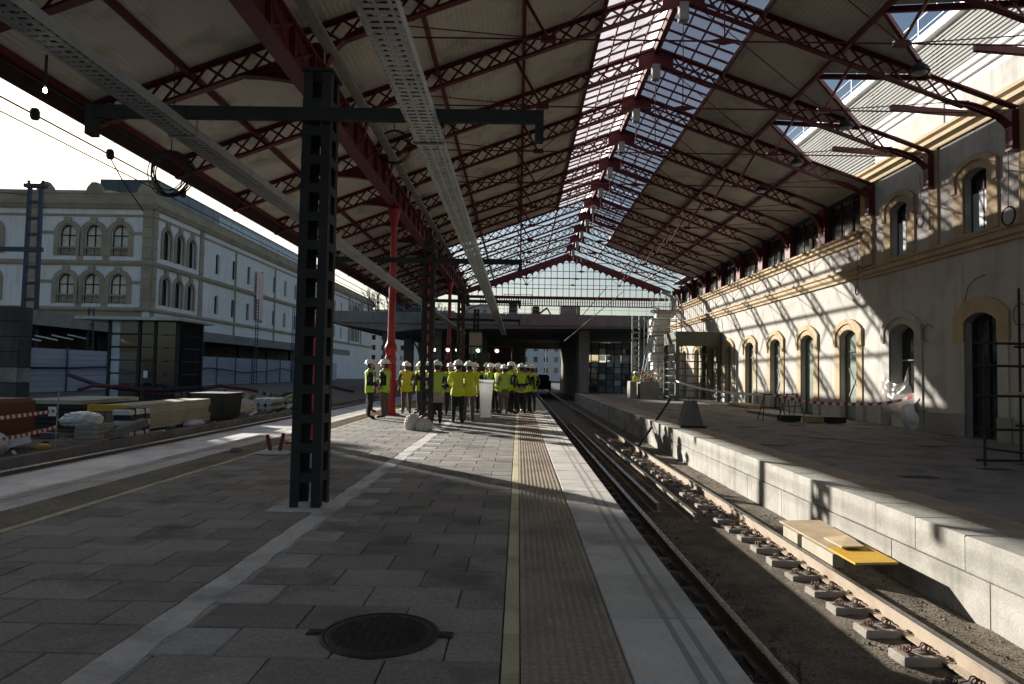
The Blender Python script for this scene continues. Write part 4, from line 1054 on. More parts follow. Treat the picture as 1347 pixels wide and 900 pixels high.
# lift kiosk
kk = thing('lift_kiosk', 'small glazed lift kiosk with a flat overhanging roof in front of the factory', 'kiosk', (-18.8, 35, Zy))
x0, x1, y0, y1, zt = -20.5, -17.1, 34, 36.6, 3.75
MB().cbox(-21.9, -16.7, 33.3, 37.2, zt, zt+.16, .03).build('roof', M['galv'], kk)
for x in (x0, -19.0, -18.2, x1):
    for y in (y0, y1): MB().box(x-.07, x+.07, y-.07, y+.07, Zy, zt).build('post', M['black'], kk)
for k in range(6):
    z = Zy+.05+.66*k; MB().box(x0+.07, -18.27, y0-.03, y0+.03, z, z+.07).build('rail', M['black'], kk)
    MB().box(x0+.08, x0+.5, y0-.012, y0+.0, z+.08, z+.64).build('bright_slot_panel', M['pane_film'], kk); MB().box(x0+.53, -19.08, y0-.012, y0+.0, z+.08, z+.64).build('glass_panel', M['kiosk_glass'], kk); MB().box(-18.93, -18.28, y0-.012, y0+.0, z+.08, z+.64).build('glass_panel', M['kiosk_glass'], kk)  # pale narrow panels put the light seen through the glass into colour
    MB().box(x1-.01, x1+.01, y0+.08, y1-.08, z+.04, z+.64).build('side_panel', M['pane_dark'], kk)
    MB().box(-18.12, x1-.08, y0-.02, y0+.02, z+.04, z+.64).build('front_panel', M['pane_dark'], kk)
MB().box(x0, x1, y1-.02, y1+.02, Zy, zt).build('back_panel', M['pane_green'], kk); MB().box(-18.95, -18.25, 34.3, 34.36, Zy, 1.9).build('lift_door', M['galv_dull'], kk); MB().box(-18.7, -18.5, 33.9, 33.95, .9, 1.25).build('notice', M['white'], kk)
# catenary masts on the left
def mast(x, y, h, w, label, arm=True):
    t = thing('catenary_mast', label, 'mast', (x, y, Zy))
    for sx in (-1, 1): MB().bar((x+sx*w/2, y, Zy), (x+sx*w/2*.8, y, h), .22*w, .22*w).build('leg', M['post_blue'], t)
    z = Zy+.5
    while z < h: MB().box(x-w/2, x+w/2, y-.05, y+.05, z, z+.22*w).build('batten', M['post_blue'], t); z += 1.15*w
    if arm:
        MB().box(x-4, x+w*.7, y-.1, y+.1, h*.67, h*.67+.3).build('crossarm', M['post_blue'], t); MB().box(x-w*.75, x+w*.75, y-.2, y+.2, h-.1, h+.15).build('head', M['post_blue'], t)
        for s in (-1, 1): MB().lathe([(.06,0),(.12,.05),(.06,.12),(.12,.18),(.06,.25)], 8, (x+s*w*.5, y, h+.15)).build('insulator', M['black'], t)
        MB().tube([(x-12, y-3, h+.8), (x-w*.5, y, h+.3)], .025, 4).tube([(x-12, y-3, h-.4), (x-w*.5, y, h-.6)], .025, 4).build('wire', M['cable'], t)
mast(-32.6, 45, 13.4, .95, 'tall blue lattice catenary mast rising behind the old block wall'); mast(-31, 49.0, 5.6, .45, 'short dark lattice mast between the block wall and the kiosk', False)
for i, y in enumerate((74, 86)): mast(-28.6, y, 9.2 if i else 9.0, .3, ('slim mast in front of the pink banner on the factory', 'slim mast standing beyond the pink banner before the factory')[i], False)
t = thing('catenary_wires', 'overhead wires with droppers strung along the left track in open sky', 'overhead wire', (-7.6, 10, 5.6))
b = MB(); b.tube([(-7.75, -4, 5.45), (-7.75, 120, 5.45)], .016, 5); b.tube([(-8.3, -4, 5.5), (-8.3, 60, 5.5)], .013, 5); b.tube([(-7.6, -4, 6.0), (-7.6, 8, 5.9), (-7.6, 20, 6.0), (-7.6, 120, 6.0)], .012, 5); b.build('wire', M['cable'], t)
for y in (8.9, 10.6, 12.6, 15.4): MB().lathe([(.05,0),(.07,.04),(.07,.14),(.05,.18)], 8, (-7.75, y, 5.37)).tube([(-7.75, y, 5.5), (-7.6, y, 5.95)], .005, 4).build('dropper', M['black'], t)
MB().tube([(-7.75, 12.6, 5.4), (-7.6, 12.8, 5.0), (-7.35, 13.1, 4.5)], .012, 5).build('loose_end', M['cable'], t)
MB().tube([(-8.3, 9.2, 5.1), (-7.75, 9.2, 5.1), (-7.5, 9.4, 5.2)], .012, 5).tube([(-7.95,9.2,5.1),(-7.95,9.2,6.3)], .006, 4).build('stay', M['cable'], t)
t = thing('work_bulb', 'bare lit work bulb hung under the left cable tray', 'bulb', (-3.86, 5.35, 3.9))
c_ = (-4.02, 5.6, 3.80); MB().lathe([(.0,-.028),(.014,-.018),(.017,-.004),(.010,.016)], 10, c_).build('bulb', M['bulb'], t, True); MB().tube([(c_[0],c_[1],c_[2]+.03), (c_[0],c_[1],4.1)], .012, 6).build('socket', M['black'], t)
# --- stacked materials
def crumple(name, c, s, label, cat, m, seed, parent=None):
    """crumpled sack or film bundle"""
    rnd = random.Random(seed); bm = bmesh.new(); bmesh.ops.create_icosphere(bm, subdivisions=4, radius=1)
    ph = [(Vector((rnd.gauss(0,1), rnd.gauss(0,1), rnd.gauss(0,1)))*rnd.uniform(2,6), rnd.uniform(0,6)) for _ in range(14)]
    for v in bm.verts:
        d = sum(abs(math.sin(a.dot(v.co)+p)) for a, p in ph)/14
        v.co = v.co*(.72+.5*d); v.co = Vector((v.co.x*s[0], v.co.y*s[1], max(v.co.z, -.55)*s[2]+.5*s[2]))
    me = bpy.data.meshes.new(name); bm.to_mesh(me); bm.free(); me.materials.append(M[m])
    o = ob(name, me, None, loc=c)
    if label: tag(o, label, cat)
    return o
fs = thing('formwork_stack', 'stack of dark formwork panels under a pale board in the work yard', 'panel stack', (-12.3, 19.5, Zy))
for k in range(6): MB().cbox(-13.4+random.uniform(0,.05), -11.7+random.uniform(0,.05), 18.2, 21.0, Zy+.08+.13*k, Zy+.08+.13*k+.11, .01).build('panel', M['black' if k < 5 else 'wood_pale'], fs)
for y in (18.5, 19.6, 20.7): MB().box(-13.3, -11.8, y-.05, y+.05, Zy, Zy+.08).build('bearer', M['wood'], fs)
ps = thing('plank_stack', 'long stack of pale timber planks with yellow frame ends beside the left track', 'plank stack', (-10.5, 20, Zy))
for k in range(8):
    for j in range(3): MB().box(-10.95+.28*j+.01, -10.95+.28*j+.27, 17.6+random.uniform(-.06,.06), 22.4+random.uniform(-.1,.1), Zy+.06+.088*k, Zy+.06+.088*k+.08).build('plank', M['wood_pale'], ps)
MB().box(-11.0, -10.85, 17.4, 17.55, Zy, Zy+.78).box(-10.2, -10.05, 17.4, 17.55, Zy, Zy+.78).box(-10.85, -10.2, 17.4, 17.55, Zy+.62, Zy+.78).build('end_frame', M['yellow_paint'], ps)
for y in (18, 20, 22): MB().box(-11, -10.05, y-.05, y+.05, Zy, Zy+.055).build('bearer', M['wood'], ps)
wb = thing('wrapped_bundle', 'strapped bundle of white wrapped packs in front of the plank stack', 'bundle', (-9.85, 17.4, Zy))
for k in range(5): MB().cbox(-10.1, -9.65, 17.0+random.uniform(-.03,.03), 17.9, Zy+.02+.135*k, Zy+.145+.135*k, .02).build('pack', M['plastic_film' if k % 2 == 0 else 'black'], wb)
for y in (17.2, 17.65): MB().box(-10.115, -9.635, y-.02, y+.02, Zy, Zy+.71).build('strap', M['black'], wb)
pb = thing('pallet_of_bricks', 'low pallet of pale bricks covered with crumpled film beside the formwork stack', 'pallet', (-9.9, 15.9, Zy))
for k in range(3):
    for j in range(4): MB().cbox(-10.1+random.uniform(-.01,.01), -9.65, 15.55+.2*j, 15.74+.2*j, Zy+.1+.11*k, Zy+.2+.11*k, .008).build('brick', M['concrete'], pb)
MB().box(-10.15, -9.6, 15.5, 16.4, Zy, Zy+.09).build('pallet_base', M['wood'], pb)
crumple('plastic_film', (-10.2, 15.95, Zy+.40), (.38,.5,.20), 'crumpled blue white film heaped on the pallet of bricks', 'plastic film', 'plastic_film', 2)
dk = thing('rubbish_skip', 'black plastic skip standing beyond the plank stack', 'skip', (-10.4, 24, Zy))
b = MB(); b.prism([(-10.9,Zy+.05),(-9.95,Zy+.05),(-9.85,Zy+.85),(-11.0,Zy+.85)], lambda a, c, q: (a, q, c), 22.9, 24.4); b.build('body', M['black'], dk); MB().box(-11.05, -9.8, 22.85, 24.45, Zy+.85, Zy+.92).build('rim', M['black'], dk)
crumple('wrapped_bale', (-10.5, 25.8, Zy), (.55,.6,.42), 'shrink wrapped pale bale beyond the black skip', 'bale', 'sack', 4)
crumple('rubble_bag', (-9.9, 20.9, Zy), (.22,.5,.12), 'small crumpled film bag lying beside the plank stack', 'bag', 'plastic_film', 6)
pr = thing('pipe_rolls', 'stacked rolls of pale pipe near the far end of the work yard', 'pipes', (-10.2, 28, Zy))
for k in range(2):
    for j in range(3): MB().tube([(-10.6+.28*j, 27.5, Zy+.16+.27*k), (-10.6+.28*j, 29, Zy+.16+.27*k)], .135, 12).build('roll', M['galv'], pr)
t = thing('rubble_heap', 'dark heap of rubble and timber at the far end of the yard', 'rubble', (-12, 30, Zy)); 
for i in range(60):
    x, y = random.gauss(-12.3, .9), random.gauss(30.5, 2.2); s = random.uniform(.1,.3); MB().bar((x,y,Zy+random.random()*.5), (x+random.uniform(-.6,.6), y+random.uniform(-.6,.6), Zy+random.random()*.8), s, s*.6).build('debris', M[random.choice(['wood','old_concrete','dirt'])], t)
om = thing('compressor', 'rusty orange compressor behind the striped tape in the yard', 'compressor', (-11.2, 14.5, Zy))
MB().cbox(-12.4, -10.7, 13.7, 15.1, Zy+.35, Zy+1.05, .08).build('hood', M['orange_paint'], om); MB().box(-12.3, -10.5, 13.8, 15.0, Zy+.2, Zy+.35).build('chassis', M['orange_paint'], om)
for x in (-12.0, -10.9): MB().tube([(x, 13.62, Zy+.22), (x, 13.78, Zy+.22)], .22, 14).build('wheel', M['black'], om)
for k in range(5): MB().box(-11.9, -11.2, 13.67, 13.69, Zy+.5+.09*k, Zy+.55+.09*k).build('vent', M['black'], om)
crumple('rubble_sack', (-10.65, 13.6, Zy), (.42,.4,.30), 'grey white rubble sack slumped in front of the orange compressor', 'sack', 'plastic_film', 9)
crumple('rope_heap', (-10.1, 14.5, Zy), (.16,.2,.07), 'small heap of yellow rope beside the orange compressor', 'rope', 'yellow_paint', 12)
tp = thing('tape_barrier', 'two red and white striped tapes tied between thin posts at the yard edge', 'barrier tape', (-9.8, 14, Zy))
P1 = (-9.95, 14.7); P2 = (-9.75, 11.4); P3 = (-9.6, 8.0)
for p in (P1, P2, P3): MB().tube([(p[0],p[1],Zy), (p[0]+.02,p[1],Zy+1.22)], .014, 6).build('stake', M['wood_pale'], tp)
MB().box(P1[0]-.17, P1[0]+.0, P1[1]-.03, P1[1]-.02, Zy+.68, Zy+.88).build('notice', M['white'], tp)
def stripe_tape(pa, pb, sag, n, h, parent):
    a, c = Vector(pa), Vector(pb); r = MB(); w_ = MB()
    pts = [a.lerp(c, i/n)-Vector((0,0,sag*4*(i/n)*(1-i/n))) for i in range(n+1)]
    d = (c-a).normalized()
    for i in range(n):
        m = r if (i % 2 and n > 8) else w_; s = d*.02
        q = [pts[i]-Vector((0,0,h/2))-s*0, pts[i+1]-Vector((0,0,h/2)), pts[i+1]+Vector((0,0,h/2))+s, pts[i]+Vector((0,0,h/2))+s]
        m.add(q, [(0,1,2,3)])
    if r.f: r.build('red_stripes', M['tape_red'], parent, kind='stuff')
    w_.build('white_stripes', M['tape_white'], parent, kind='stuff')
for z, sg in ((.80, .03), (.45, .09)):
    stripe_tape((P1[0], P1[1], Zy+z), (P2[0], P2[1], Zy+z-.02), sg, 40, .07, tp); stripe_tape((P2[0], P2[1], Zy+z-.02), (P3[0], P3[1], Zy+z), sg, 40, .07, tp)
cl = MB()
for i in range(520):
    x = -9.75-5.5*random.random()**1.5; y = random.uniform(9, 36); s = random.uniform(.03,.16)*(1 if random.random() < .8 else 2)
    if -13.6 < x < -9.5 and (17 < y < 25 or 13.4 < y < 16.6) and random.random() < .75: continue
    a = random.random()*6.3; l = s*random.uniform(.8,4)
    cl.cur = random.choice((0,0,1,2,3)); cl.bar((x, y, Zy+s*.3), (x+l*math.cos(a), y+l*math.sin(a), Zy+s*random.uniform(.3,1.6)), s, s*.55)
o = cl.build('yard_litter', [M['old_concrete'], M['black'], M['wood'], M['plastic_film']]); tag(o, 'scattered offcuts and rubble across the work yard floor', 'litter'); o['kind'] = 'stuff'
# hoses along the hoarding
b = MB(); b.tube([(-20.4+.55*i, 31.5+.25*i, Zy+.62+.22*math.sin(i*.75)+.06*math.sin(i*2.1)) for i in range(22)], .085, 7)
o = b.build('corrugated_hose', M['hose_red'], None, True); tag(o, 'dark red corrugated hose slung along the yard before the kiosk', 'hose')
b = MB(); b.tube([(-29.7+.02*i, 41+4*i, 1.15+.22*math.sin(i*1.3)+.1*math.cos(i*2.9)) for i in range(17)], .07, 6)
o = b.build('power_cable', M['cable'], None, True); tag(o, 'sagging black power cable hung along the metal hoarding', 'cable')
b = MB(); b.tube([(-22, 33.2, 1.0), (-20.5, 33.0, .55), (-19, 32.8, .35), (-17, 32.5, .35), (-15, 32.4, .5)], .10, 7)
o = b.build('power_cable', M['cable'], None, True); tag(o, 'thick black cable looping across the foot of the lift kiosk', 'cable')
# ================================================================ THINGS ON THE ISLAND PLATFORM
t = thing('pipe_stubs', 'two short rust red pipe stubs sticking up beside the dark lattice post', 'pipes', (-4.25, 12, 0))
MB().tube([(-4.31,12.0,0), (-4.38,11.98,.33)], .035, 10).build('pipe', M['pipe_rust'], t); MB().tube([(-4.17,12.0,0), (-4.10,12.0,.36)], .035, 10).build('pipe', M['pipe_rust'], t)
crumple('dust_spill', (-4.25, 12.0, 0), (.28,.25,.04), 'pale cement spill around the two pipe stubs', 'cement spill', 'cement', 21)
crumple('rubble_lump', (-4.95, 12.05, 0), (.10,.09,.06), 'small dark rubble lump lying on the left tactile strip', 'rubble', 'old_concrete', 22)
crumple('plastic_sack', (-2.68, 17.45, 0), (.20,.24,.26), 'limp pale plastic sack leaning at the foot of the lattice post', 'sack', 'sack', 31)
crumple('plastic_sack', (-2.36, 17.3, 0), (.21,.22,.20), 'full round sack tied with red at the foot of the lattice post', 'sack', 'sack', 35)
MB().tube([(-2.48,17.3,.30), (-2.42,17.28,.36), (-2.36,17.3,.33)], .02, 6).build('red_tie', M['tape_red'], bpy.data.objects['plastic_sack.001']).location = -Vector((-2.36, 17.3, 0))
le = thing('lectern', 'plain white tapered lectern standing before the crowd', 'lectern', (-1.06, 22.6, 0))
b = MB(); wt, wb_ = .225, .15
b.add([(-1.06-wb_,22.48,.02),(-1.06+wb_,22.48,.02),(-1.06+wb_,22.78,.02),(-1.06-wb_,22.78,.02),(-1.06-wt,22.42,1.12),(-1.06+wt,22.42,1.12),(-1.06+wt,22.85,1.20),(-1.06-wt,22.85,1.20)], [(3,2,1,0),(4,5,6,7),(0,1,5,4),(1,2,6,5),(2,3,7,6),(3,0,4,7)]); b.build('body', M['acrylic'], le)
b = MB(); b.add([(-1.06-.25,22.38,1.125),(-1.06+.25,22.38,1.125),(-1.06+.25,22.88,1.21),(-1.06-.25,22.88,1.21),(-1.06-.25,22.38,1.15),(-1.06+.25,22.38,1.15),(-1.06+.25,22.88,1.235),(-1.06-.25,22.88,1.235)], [(3,2,1,0),(4,5,6,7),(0,1,5,4),(1,2,6,5),(2,3,7,6),(3,0,4,7)]); b.build('top', M['white'], le)
MB().cbox(-1.06-.18, -1.06+.18, 22.44, 22.82, 0, .022, .005).build('foot', M['white'], le)
# ================================================================ THINGS ON AND BELOW THE RIGHT PLATFORM
ZP = -.10
rb = thing('ramp_board', 'wooden ramp board with a yellow painted end lying against the block wall', 'board', (4.1, 8.6, -.6))
def slab(b, pts, th): b.add([tuple(p) for p in pts]+[(p[0],p[1],p[2]-th) for p in pts], [(0,1,2,3),(7,6,5,4),(0,4,5,1),(1,5,6,2),(2,6,7,3),(3,7,4,0)]); return b
slab(MB(), [(3.84,7.85,-.58),(4.30,7.80,-.55),(4.36,8.62,-.57),(3.88,8.62,-.60)], .025).build('yellow_end', M['yellow_paint'], rb)
slab(MB(), [(3.88,8.623,-.60),(4.36,8.623,-.57),(4.50,10.25,-.60),(3.92,10.3,-.63)], .025).build('board', M['wood'], rb)
slab(MB(), [(3.97,8.45,-.545),(4.22,8.40,-.525),(4.30,9.0,-.53),(4.02,9.05,-.575)], .02).build('loose_board', M['wood'], rb)
for y, l in ((8.9, .9), (9.75, .5)): MB().box(3.86, 4.0, y-l/2, y+l/2, -.80, -.64).build('bearer', M['wood_pale'], rb)
MB().box(4.05, 4.4, 9.3, 9.9, -.93, -.65).build('bearer', M['wood'], rb)
cb = thing('concrete_counterweight', 'tapered concrete counterweight block at the edge of the right platform', 'concrete block', (5.35, 21.3, ZP))
b = MB(); s0, s1, h = .34, .16, .82; x, y = 5.35, 21.3
b.add([(x-s0,y-s0,ZP),(x+s0,y-s0,ZP),(x+s0,y+s0,ZP),(x-s0,y+s0,ZP),(x-s1,y-s1,ZP+h),(x+s1,y-s1,ZP+h),(x+s1,y+s1,ZP+h),(x-s1,y+s1,ZP+h)], [(3,2,1,0),(4,5,6,7),(0,1,5,4),(1,2,6,5),(2,3,7,6),(3,0,4,7)]); b.build('body', M['old_concrete'], cb)
MB().cbox(x-.40, x+.40, y-.40, y+.40, ZP, ZP+.07, .015).build('foot', M['black'], cb); MB().tube([(x-.06,y,ZP+h-.02),(x-.06,y,ZP+h+.1),(x+.06,y,ZP+h+.1),(x+.06,y,ZP+h-.02)], .012, 6).build('lifting_eye', M['rail'], cb)
def trestle(x, y, label, rot=0):
    t = thing('trestle', label, 'trestle', (x, y, ZP)); c, s = math.cos(rot), math.sin(rot)
    def P(a, d, z): return (x+a*c-d*s, y+a*s+d*c, ZP+z)
    for a in (-.38, .38):
        for d in (-.28, .28): MB().tube([P(a+(.05 if a > 0 else -.05), d, 0), P(a*.7, 0, .95)], .018, 6).build('leg', M['post_iron'], t)
    MB().tube([P(-.34,0,.95), P(.34,0,.95)], .022, 6).build('top_bar', M['post_iron'], t)
    for d in (-.14, .14): MB().tube([P(-.33, d, .48), P(.33, d, .48)], .012, 6).build('brace', M['post_iron'], t)
    return t
trestle(9.35, 25.3, 'thin metal trestle where the white and red tapes are tied'); trestle(10.6, 26.6, 'thin metal trestle in front of the arched door under the red striped tape', .5)
for x, y, sx, m, lb in ((9.75, 24.75, .34, 'black', 'low black crate beside the tape trestle'), (10.55, 24.5, .3, 'wood', 'low wooden crate between the two black crates'), (11.15, 24.3, .34, 'black', 'low black crate near the arched door')):
    t = thing('crate', lb, 'crate', (x, y, ZP)); MB().cbox(x-sx, x+sx, y-.22, y+.22, ZP+.03, ZP+.24, .02).build('body', M[m], t); MB().box(x-sx-.02, x+sx+.02, y-.24, y+.24, ZP+.2, ZP+.235).build('rim', M[m], t)
tw_ = thing('tape_barrier', 'white barrier tape drawn from the scaffold to the metal trestle', 'barrier tape', (8, 35, 1)); stripe_tape((9.35,25.3,.85), (9.9,43.2,1.15), .22, 8, .11, tw_)
tr_ = thing('tape_barrier', 'red and white striped tape sagging from the trestle along the arched doors', 'barrier tape', (11, 25, .7)); stripe_tape((9.35,25.3,.85), (12.0,23.9,.62), .12, 24, .10, tr_); stripe_tape((12.0,23.9,.62), (12.6,22.0,.95), .08, 10, .10, tr_)
for x, y, sx, sy, k, lb in ((12.0, 36, .5, 1.6, 2, 'stack of thin slabs lying before the far arched doors'), (10.9, 29, .6, 2.2, 1, 'flat sheets of board lying on the right platform')):
    t = thing('slab_stack', lb, 'slabs', (x, y, ZP))
    for i in range(k+1): MB().cbox(x-sx+random.uniform(-.05,.05), x+sx, y-sy, y+sy+random.uniform(-.1,.1), ZP+.01+.06*i, ZP+.06+.06*i, .006).build('slab', M['wood' if k == 2 else 'concrete'], t)
# glazed lift frame against the far wall
lf = thing('unfinished_lift', 'dark green steel frame of an unfinished lift against the station wall', 'lift frame', (11.3, 44.5, ZP))
X0, X1, Y0, Y1, ZT_ = 10.0, 12.6, 43.2, 46.6, 4.15
for x in (X0, X1):
    for y in (Y0, Y1): MB().box(x-.12, x+.12, y-.12, y+.12, ZP, ZT_).build('post', M['green_frame'], lf)
MB().box(X0-.12, X1+.12, Y0-.14, Y0-.121, 3.35, ZT_).box(X0-.125, X1+.125, Y0-.12, Y1+.12, ZT_, ZT_+.12).box(X0-.12, X0-.10, Y0+.12, Y1-.12, 3.5, ZT_).build('header', M['green_frame'], lf)
for k in range(7): MB().box(X0+.12, X1-.12, Y0-.04, Y0+.04, .05+.46*k, .12+.46*k).build('rail', M['green_frame'], lf); MB().box(X0-.04, X0+.04, Y0+.12, Y1-.12, .05+.46*k, .12+.46*k).build('rail', M['green_frame'], lf)
MB().bar((X1-.2, Y0+.3, .1), (X1-.2, Y1-.3, 3.3), .08, .08).build('brace', M['green_frame'], lf)
# scaffold tower with pale sheeting
sc = thing('scaffold_tower', 'pale tube scaffold tower with ladders and sheeting at the end of the right platform', 'scaffold', (9.4, 48.5, ZP))
for x in (9.0, 9.7, 10.5, 11.3):
    for y in (47.6, 49.2): MB().tube([(x, y, ZP), (x, y, 7.2 if x > 9 else 5.6)], .035, 6).build('standard', M['galv'], sc)
for k in range(15):
    z = .3+.46*k
    MB().tube([(9.2 if z > 5.4 else 8.9, 47.6, z), (11.4, 47.6, z)], .028, 6).build('ledger', M['galv'], sc)
    if k % 2: MB().tube([(9.0, 49.2, min(z,5.4)), (11.4, 49.2, min(z,5.4))], .028, 6).build('ledger', M['galv_dull'], sc)
for k in range(4): MB().box(9.3, 11.3, 47.7, 49.1, 1.5+1.5*k, 1.55+1.5*k).build('deck_board', M['wood_pale'], sc)
for k in range(9):
    x = 9.75+.25*math.sin(k*1.7); MB().cbox(x-.3, x+.95, 48.0+random.uniform(-.2,.2), 48.9, .6+.62*k, 1.15+.62*k, .06).build('sheeting', M['white'], sc)
MB().bar((8.3,47.5,.2), (9.2,47.5,5.2), .05, .05).bar((8.5,47.5,.2), (9.4,47.5,5.2), .05, .05).build('ladder', M['galv'], sc)
dp = thing('drain_chute', 'bent pale sheet metal pipe at the foot of the gable', 'pipe', (12.0, 54, 6)); MB().tube([(11.2,54,8.1), (11.8,54,7.9), (12.15,54,7.4), (12.2,54,6.2)], .16, 10).build('pipe', M['galv'], dp, True)
cs = thing('concrete_bins', 'pair of concrete bins full of debris at the end of the right platform', 'concrete bin', (8.4, 45.5, ZP))
for x0_, x1_ in ((7.35, 7.75), (8.0, 9.25)): MB().cbox(x0_, x1_, 45, 46.2, ZP, ZP+1.15, .05).build('bin', M['concrete'], cs)
for i in range(26): MB().bar((random.uniform(7.8,9.3),45.6,ZP+1.1), (random.uniform(7.8,9.6),45.6+random.uniform(-.4,.4),ZP+1.2+random.random()), .05, .04).build('debris', M[random.choice(['wood','wood_pale','white','tape_red'])], cs)
lp2 = thing('lattice_post', 'pale lattice post standing at the end of the right platform under the bridge', 'post', (8.55, 50, ZP))
for x in (8.3, 8.8): MB().box(x-.05, x+.05, 50-.05, 50+.05, ZP, 5.8).build('leg', M['galv_dull'], lp2)
for k in range(13): MB().box(8.35, 8.75, 49.97, 50.03, .2+.43*k, .32+.43*k).build('batten', M['galv_dull'], lp2)
o = crumple('red_tarpaulin', (5.7, 60.5, -.95), (.9,.4,.5), 'crumpled red tarpaulin at the foot of the bridge pier', 'tarpaulin', 'tarp_red', 17)
# near scaffold at the right
ns = thing('tube_scaffold', 'dark steel tube scaffold bay in front of the near station door', 'scaffold', (9.5, 12.8, ZP))
for x, y in ((8.66, 12.8), (11.4, 12.8), (11.4, 14.0), (10.2, 14.0)):
    MB().tube([(x, y, ZP), (x, y, 2.35 if x < 9 else 3.4)], .025, 8).build('standard', M['post_iron'], ns)
for z in (.03, .60, 1.22, 1.78, 2.2): MB().tube([(8.5, 12.8, z), (11.6, 12.8, z)], .024, 8).build('ledger', M['post_iron'], ns); 
for z in (.60, 2.2): MB().tube([(10.1, 14.0, z), (11.6, 14.0, z)], .024, 8).build('ledger', M['post_iron'], ns)
MB().tube([(8.66, 12.8, .25), (11.4, 12.8, -.05)], .02, 8).tube([(9.6, 12.8, .6), (11.4, 12.8, .05)], .02, 8).build('brace', M['post_iron'], ns)
MB().box(9.9, 11.5, 12.9, 14.0, 1.24, 1.28).build('deck_board', M['wood'], ns)
for x in (8.66, 11.4): MB().lathe([(.08,0),(.08,.01),(.02,.02),(.02,.08)], 10, (x, 12.8, ZP)).build('base_plate', M['galv_dull'], ns)
o = MB().tube([(3.95, 22.6, -.92), (5.6, 25.2, .62)], .045, 8).build('steel_prop', M['post_iron']); tag(o, 'dark steel prop leaning from the track onto the right platform', 'prop')
for i, (p, q, lb) in enumerate((((4.2,52,5.2),(6.4,50,7.9),'thin upper stray rod hanging slanted from the gable'), ((3.4,51,3.9),(7.6,49,7.6),'long stray rod hanging slanted across the bridge front'))):
    o = MB().tube([p, q], .03, 6).build('hanging_rod', M['galv'], None); tag(o, lb, 'rod')
# ================================================================ PEOPLE
def limb_points(pose):
    """joint name -> (co, (rx, ry)); x to the person's right hand side is -x, facing +y"""
    J = {'pelvis': ((0,0,.96),(.155,.115)), 'waist': ((0,.005,1.10),(.14,.108)), 'chest': ((0,.01,1.28),(.165,.122)), 'neckb': ((0,0,1.42),(.12,.09)), 'neck': ((0,.01,1.51),(.056,.056)), 'skull': ((0,.02,1.58),(.06,.065))}
    E = [('pelvis','waist'),('waist','chest'),('chest','neckb'),('neckb','neck'),('neck','skull')]
    arms = {'down': [((.235,-.02,1.14),(.245,.06,.90)), ((.235,-.02,1.14),(.245,.06,.90))],
            'front': [((.25,-.01,1.15),(.07,.20,1.03)), ((.25,-.01,1.15),(.05,.22,1.01))],
            'back': [((.27,-.07,1.15),(.05,-.17,.98)), ((.27,-.07,1.15),(.03,-.18,.96))],
            'talk': [((.25,.02,1.16),(.16,.26,1.16)), ((.24,-.02,1.14),(.25,.05,.90))],
            'phone': [((.22,.10,1.16),(.12,.28,1.36)), ((.25,.0,1.15),(.10,.24,1.12))],
            'pocket': [((.27,-.06,1.16),(.20,.04,.96)), ((.27,-.06,1.16),(.20,.04,.96))]}[pose]
    for s, sd in ((1,'L'), (-1,'R')):
        el, wr = arms[0 if s > 0 else 1]
        J['sh'+sd] = ((s*.175,0,1.425),(.07,.07)); J['ua'+sd] = ((s*(.175+el[0])/2+s*.01, el[1]*.5, (1.425+el[2])/2),(.055,.055))
        J['el'+sd] = ((s*el[0],el[1],el[2]),(.045,.045)); J['wr'+sd] = ((s*wr[0],wr[1],wr[2]),(.030,.034))
        e, w = Vector(J['el'+sd][0]), Vector(J['wr'+sd][0]); d = (w-e).normalized()
        side = d.cross(Vector((s,0,0)) if abs(d.x) < .8 else Vector((0,0,1))).normalized()
        inn = d.cross(side).normalized()
        J['pa'+sd] = (tuple(w+d*.055),(.036,.022))
        E += [('neckb','sh'+sd),('sh'+sd,'ua'+sd),('ua'+sd,'el'+sd),('el'+sd,'wr'+sd),('wr'+sd,'pa'+sd)]
        for k, (o, l) in enumerate(((-.028,.062),(-.010,.072),(.009,.068),(.027,.052))):
            a = w+d*.085+side*o; c = a+d*l*.55+inn*s*.006; f = c+d*l*.35+inn*s*.022
            J['fa%d%s' % (k,sd)] = (tuple(a),(.0095,.0095)); J['fb%d%s' % (k,sd)] = (tuple(c),(.009,.009)); J['fc%d%s' % (k,sd)] = (tuple(f),(.008,.008))
            E += [('pa'+sd,'fa%d%s' % (k,sd)),('fa%d%s' % (k,sd),'fb%d%s' % (k,sd)),('fb%d%s' % (k,sd),'fc%d%s' % (k,sd))]
        a = w+d*.035+side*-.036+inn*s*.012; c = a+d*.035-side*.014+inn*s*.012
        J['ta'+sd] = (tuple(a),(.011,.011)); J['tb'+sd] = (tuple(c),(.010,.010)); E += [('wr'+sd,'ta'+sd),('ta'+sd,'tb'+sd)]
        J['hip'+sd] = ((s*.088,-.005,.88),(.095,.10)); J['th'+sd] = ((s*.095,.01,.70),(.083,.088)); J['kn'+sd] = ((s*.10,.02,.50),(.062,.066)); J['ca'+sd] = ((s*.10,-.005,.34),(.060,.062)); J['an'+sd] = ((s*.105,-.015,.11),(.046,.050))
        J['ft'+sd] = ((s*.115,.05,.055),(.046,.045)); J['to'+sd] = ((s*.13,.17,.035),(.042,.030))
        E += [('pelvis','hip'+sd),('hip'+sd,'th'+sd),('th'+sd,'kn'+sd),('kn'+sd,'ca'+sd),('ca'+sd,'an'+sd),('an'+sd,'ft'+sd),('ft'+sd,'to'+sd)]
    return J, E
